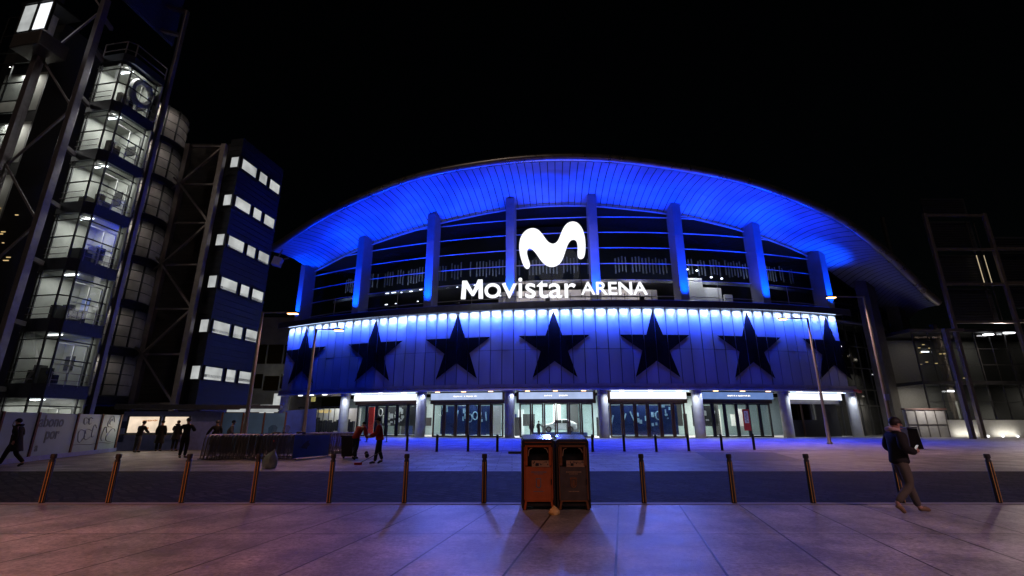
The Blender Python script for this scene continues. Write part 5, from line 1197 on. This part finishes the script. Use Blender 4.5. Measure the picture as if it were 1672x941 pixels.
# ------------------------------------------------------------------ right side: steel frame, louvres, glass pavilion
rf = thing('steel_frame', (.966 * 52, 52, 0), 'tall brown steel frame holding dark louvre screens at right', 'frame')
XA, XB, YF = .966 * 52, 1.105 * 52, 52
for x in (XA, XB, XB + 9):
    b = MB(); b.box((x, YF, 12.9), (.38, .38, 26.4 if x < XB + 1 else 24)); b.build('column', M['steel'], rf, bevel=.03)
for z in (25.8, 21.4, 17.1, 12.6):
    b = MB(); b.box(((XA + XB) / 2, YF, z), (XB - XA, .3, .28)); b.build('beam', M['steel'], rf)
    if z < 22: b = MB(); b.box((XB + 4.5, YF, z + .1), (8.6, .36, .36)); b.build('beam', M['steel'], rf)
for z0, z1 in ((12.9, 16.8), (17.4, 21.1), (21.7, 25.5), (26.2, 28.6)):
    b = MB(); b.box(((XA + XB) / 2 + .1, YF + 1.1, (z0 + z1) / 2), (XB - XA - 1.8, .1, z1 - z0)); 
    z = z0
    while z < z1: b.box(((XA + XB) / 2 - .1, YF + .95, z), (XB - XA - 2, .2, .08), (R(35), 0, 0)); z += .32
    b.build('louvre', M['louvre'], rf)
b = MB(); b.box((XB + 4.5, YF + 1.2, 19), (7, .1, 9)); 
for i in range(28): b.box((XB + 4.5, YF + 1.05, 14.6 + i * .32), (7, .2, .08), (R(35), 0, 0))
b.build('louvre', M['louvre'], rf)
b = MB(); b.bar((XB - 1.7, YF + .7, 13), (XB - 1.7, YF + .7, 25.4), .09); b.bar((XB - .8, YF + .7, 13), (XB - .8, YF + .7, 25.4), .07); b.build('cable_tube', M['galv'], rf)
b = MB(); b.bar((XB - 1.7, YF + .62, 17.3), (XB - 1.7, YF + .62, 20.9), .05); b.bar((XB - .8, YF + .62, 17.3), (XB - .8, YF + .62, 20.9), .04); b.build('lit_tube', glow('tube_light', (1, .8, .5), .55), rf)
pt = thing('portal_post', (.943 * 50, 50, 0), 'leaning looking brown steel post before the glass pavilion', 'post'); pt['label'] = 'brown steel post with top bar standing before the glass pavilion'
b = MB(); b.box((.943 * 50, 50, 5.7), (.42, .42, 11.4)); b.build('column', M['steel'], pt, bevel=.03)
b = MB(); b.box((.943 * 50 + 1.1, 50, 11.3), (1.8, .3, .3)); b.build('arm', M['steel'], pt)
pv = thing('glass_pavilion', (58, 58, 0), 'dim two storey glass pavilion with warm lamps at right', 'building')
PX0, PX1, PY = 49.5, 76, 57
for lv, (z0, z1) in enumerate(((0, 6.0), (6.4, 12.3))):
    for i in range(7):
        x0 = PX0 + i * (PX1 - PX0) / 7; x1 = PX0 + (i + 1) * (PX1 - PX0) / 7
        b = MB(); b.quad((x0, PY, z0), (x1, PY, z0), (x1, PY, z1), (x0, PY, z1)); w = b.build('window', M['gglass'] if i > 1 else M['tglass'], pv)
        b = MB(); b.box((x0, PY - .05, (z0 + z1) / 2), (.14, .14, z1 - z0)); b.box(((x0 + x1) / 2, PY - .05, (z0 + z1) / 2), (.06, .08, z1 - z0))
        for q in (.33, .66): b.box(((x0 + x1) / 2, PY - .04, z0 + (z1 - z0) * q), (x1 - x0, .07, .07))
        b.build('frame', M['ledge'], w)
b = MB(); b.box((63, 60, 6.2), (27.4, 6.4, .4)); b.box((63, 60, 12.5), (28.4, 7.2, .4)); b.build('roof', M['ledge'], pv)
b = MB(); b.box((63, 61.5, 6), (27, .3, 12.2)); b.build('back_wall', M['wallg'], pv)
b = MB(); b.box((51, 57.5, 1.5), (3.0, .2, 2.8)); b.box((55, 58, 3.0), (2.4, .3, 2.2)); b.build('inner_panel', M['wallw'], pv)
b = MB(); b.box((63.2, 56.5, .95), (26, .12, 1.9)); b.build('base_wall', M['wallw'], pv)
for i in range(5): light('pavilion_base_light', 'AREA', (52.5 + i * 4.6, 55.9, .2), 24, (1, .93, .8), target=(52.5 + i * 4.6, 56.5, 1.0), size=2.6, size_y=.2)
b = MB(); random.seed(12)
for i in range(12): b.box((random.uniform(51, 57), 58.5, random.uniform(6.8, 11.5)), (.3, .06, .08))
b.build('amber_lamp', M['gold'], pv)
b = MB(); b.box((61.2, 56.6, 12.2), (1.2, .3, .12)); b.box((58.6, 56.6, 12.0), (1.1, .3, .12)); b.box((51.0, 57.4, 10), (.9, .1, .1)); b.box((52.2, 56.6, 5.2), (.7, .1, .16)); b.build('ceiling_lamp', M['cool'], pv)
for x, y, z, pw in ((51, 58.5, 5.7, 90), (55, 58.5, 5.7, 25), (61, 58.5, 3.0, 35), (66, 58.5, 5.7, 95), (52, 59, 11.8, 18), (60, 59, 11.8, 26), (67, 59, 11.8, 18)): light('pavilion_light', 'AREA', (x, y, z), pw, (1, .9, .74), target=(x, y + 1, 0), size=1.4)
b = MB()
for i in range(8): b.lathe([(.1, .0), (.12, .12), (.05, .16)], (55 + i * 1.7, 56.4, 0), 8)
b.build('ground_lamp', M['cool'], pv)
light('eave_light', 'SPOT', (60, 56.2, 11.9), 2600, (1, .82, .68), target=(50, 44, 0), size=.3, spot=120, blend=.7)
lw = thing('low_wall', (47.5, 55, 0), 'low pale panelled wall with glass railing beside the arena flank', 'wall')
b = MB(); b.box((47.0, 55, 1.5), (4.6, .3, 3.0)); b.build('wall', M['conc'], lw)
b = MB(); b.box((47.0, 54.9, 3.08), (4.8, .5, .16)); b.build('coping', M['post'], lw)
b = MB()
for i in range(5): b.box((44.8 + i * 1.1, 54.8, 1.5), (.08, .06, 2.9))
b.box((47, 54.8, 1.4), (4.5, .06, .06)); b.build('frame', M['galv'], lw)
light('wall_light', 'AREA', (47, 53.4, 3.8), 90, (1, .93, .85), target=(47, 55, 1.2), size=2.5, size_y=.3)
dm = thing('distant_mast', (46, 66, 0), 'thin dark mast rising behind the arena roof', 'mast')
b = MB(); b.box((.865 * 66, 66, 15), (.4, .4, 34)); b.build('pole', M['ledge'], dm)
bpos = Vector((.92 * 60, 60, 0)); t = thing('inner_column', bpos, 'slim pale column between the piers and pavilion', 'column')
b = MB(); b.box(bpos + Z * 7, (.5, .5, 14)); b.build('shaft', M['steel'], t)

# ------------------------------------------------------------------ sky, added city fill, settings
w = bpy.data.worlds.new('World'); sc.world = w; w.use_nodes = True
n = w.node_tree.nodes; l = w.node_tree.links; bg = n['Background']
sky = n.new('ShaderNodeTexSky'); sky.sky_type = 'NISHITA'; sky.sun_disc = False; sky.sun_elevation = R(6); sky.sun_rotation = R(200)
l.new(sky.outputs[0], bg.inputs[0]); bg.inputs[1].default_value = .0003
sun = bpy.data.lights.new('city_fill', 'SUN'); sun.energy = .085; sun.angle = R(.5); sun.color = (1, .78, .64)  # warm fill added for city ambience on roof edges and steel
so = bpy.data.objects.new('city_fill', sun); COL.objects.link(so); so.rotation_euler = (R(58), 0, R(-22))
sc.view_settings.view_transform = 'Standard'; sc.view_settings.look = 'None'; sc.view_settings.exposure = 0; sc.view_settings.gamma = 1
cy = sc.cycles; cy.use_denoising = True; cy.max_bounces = 6; cy.diffuse_bounces = 3; cy.glossy_bounces = 3; cy.transparent_max_bounces = 12; cy.sample_clamp_indirect = 3; cy.use_light_tree = True; cy.caustics_reflective = False; cy.caustics_refractive = False
try: cy.denoiser = 'OPENIMAGEDENOISE'
except Exception: pass
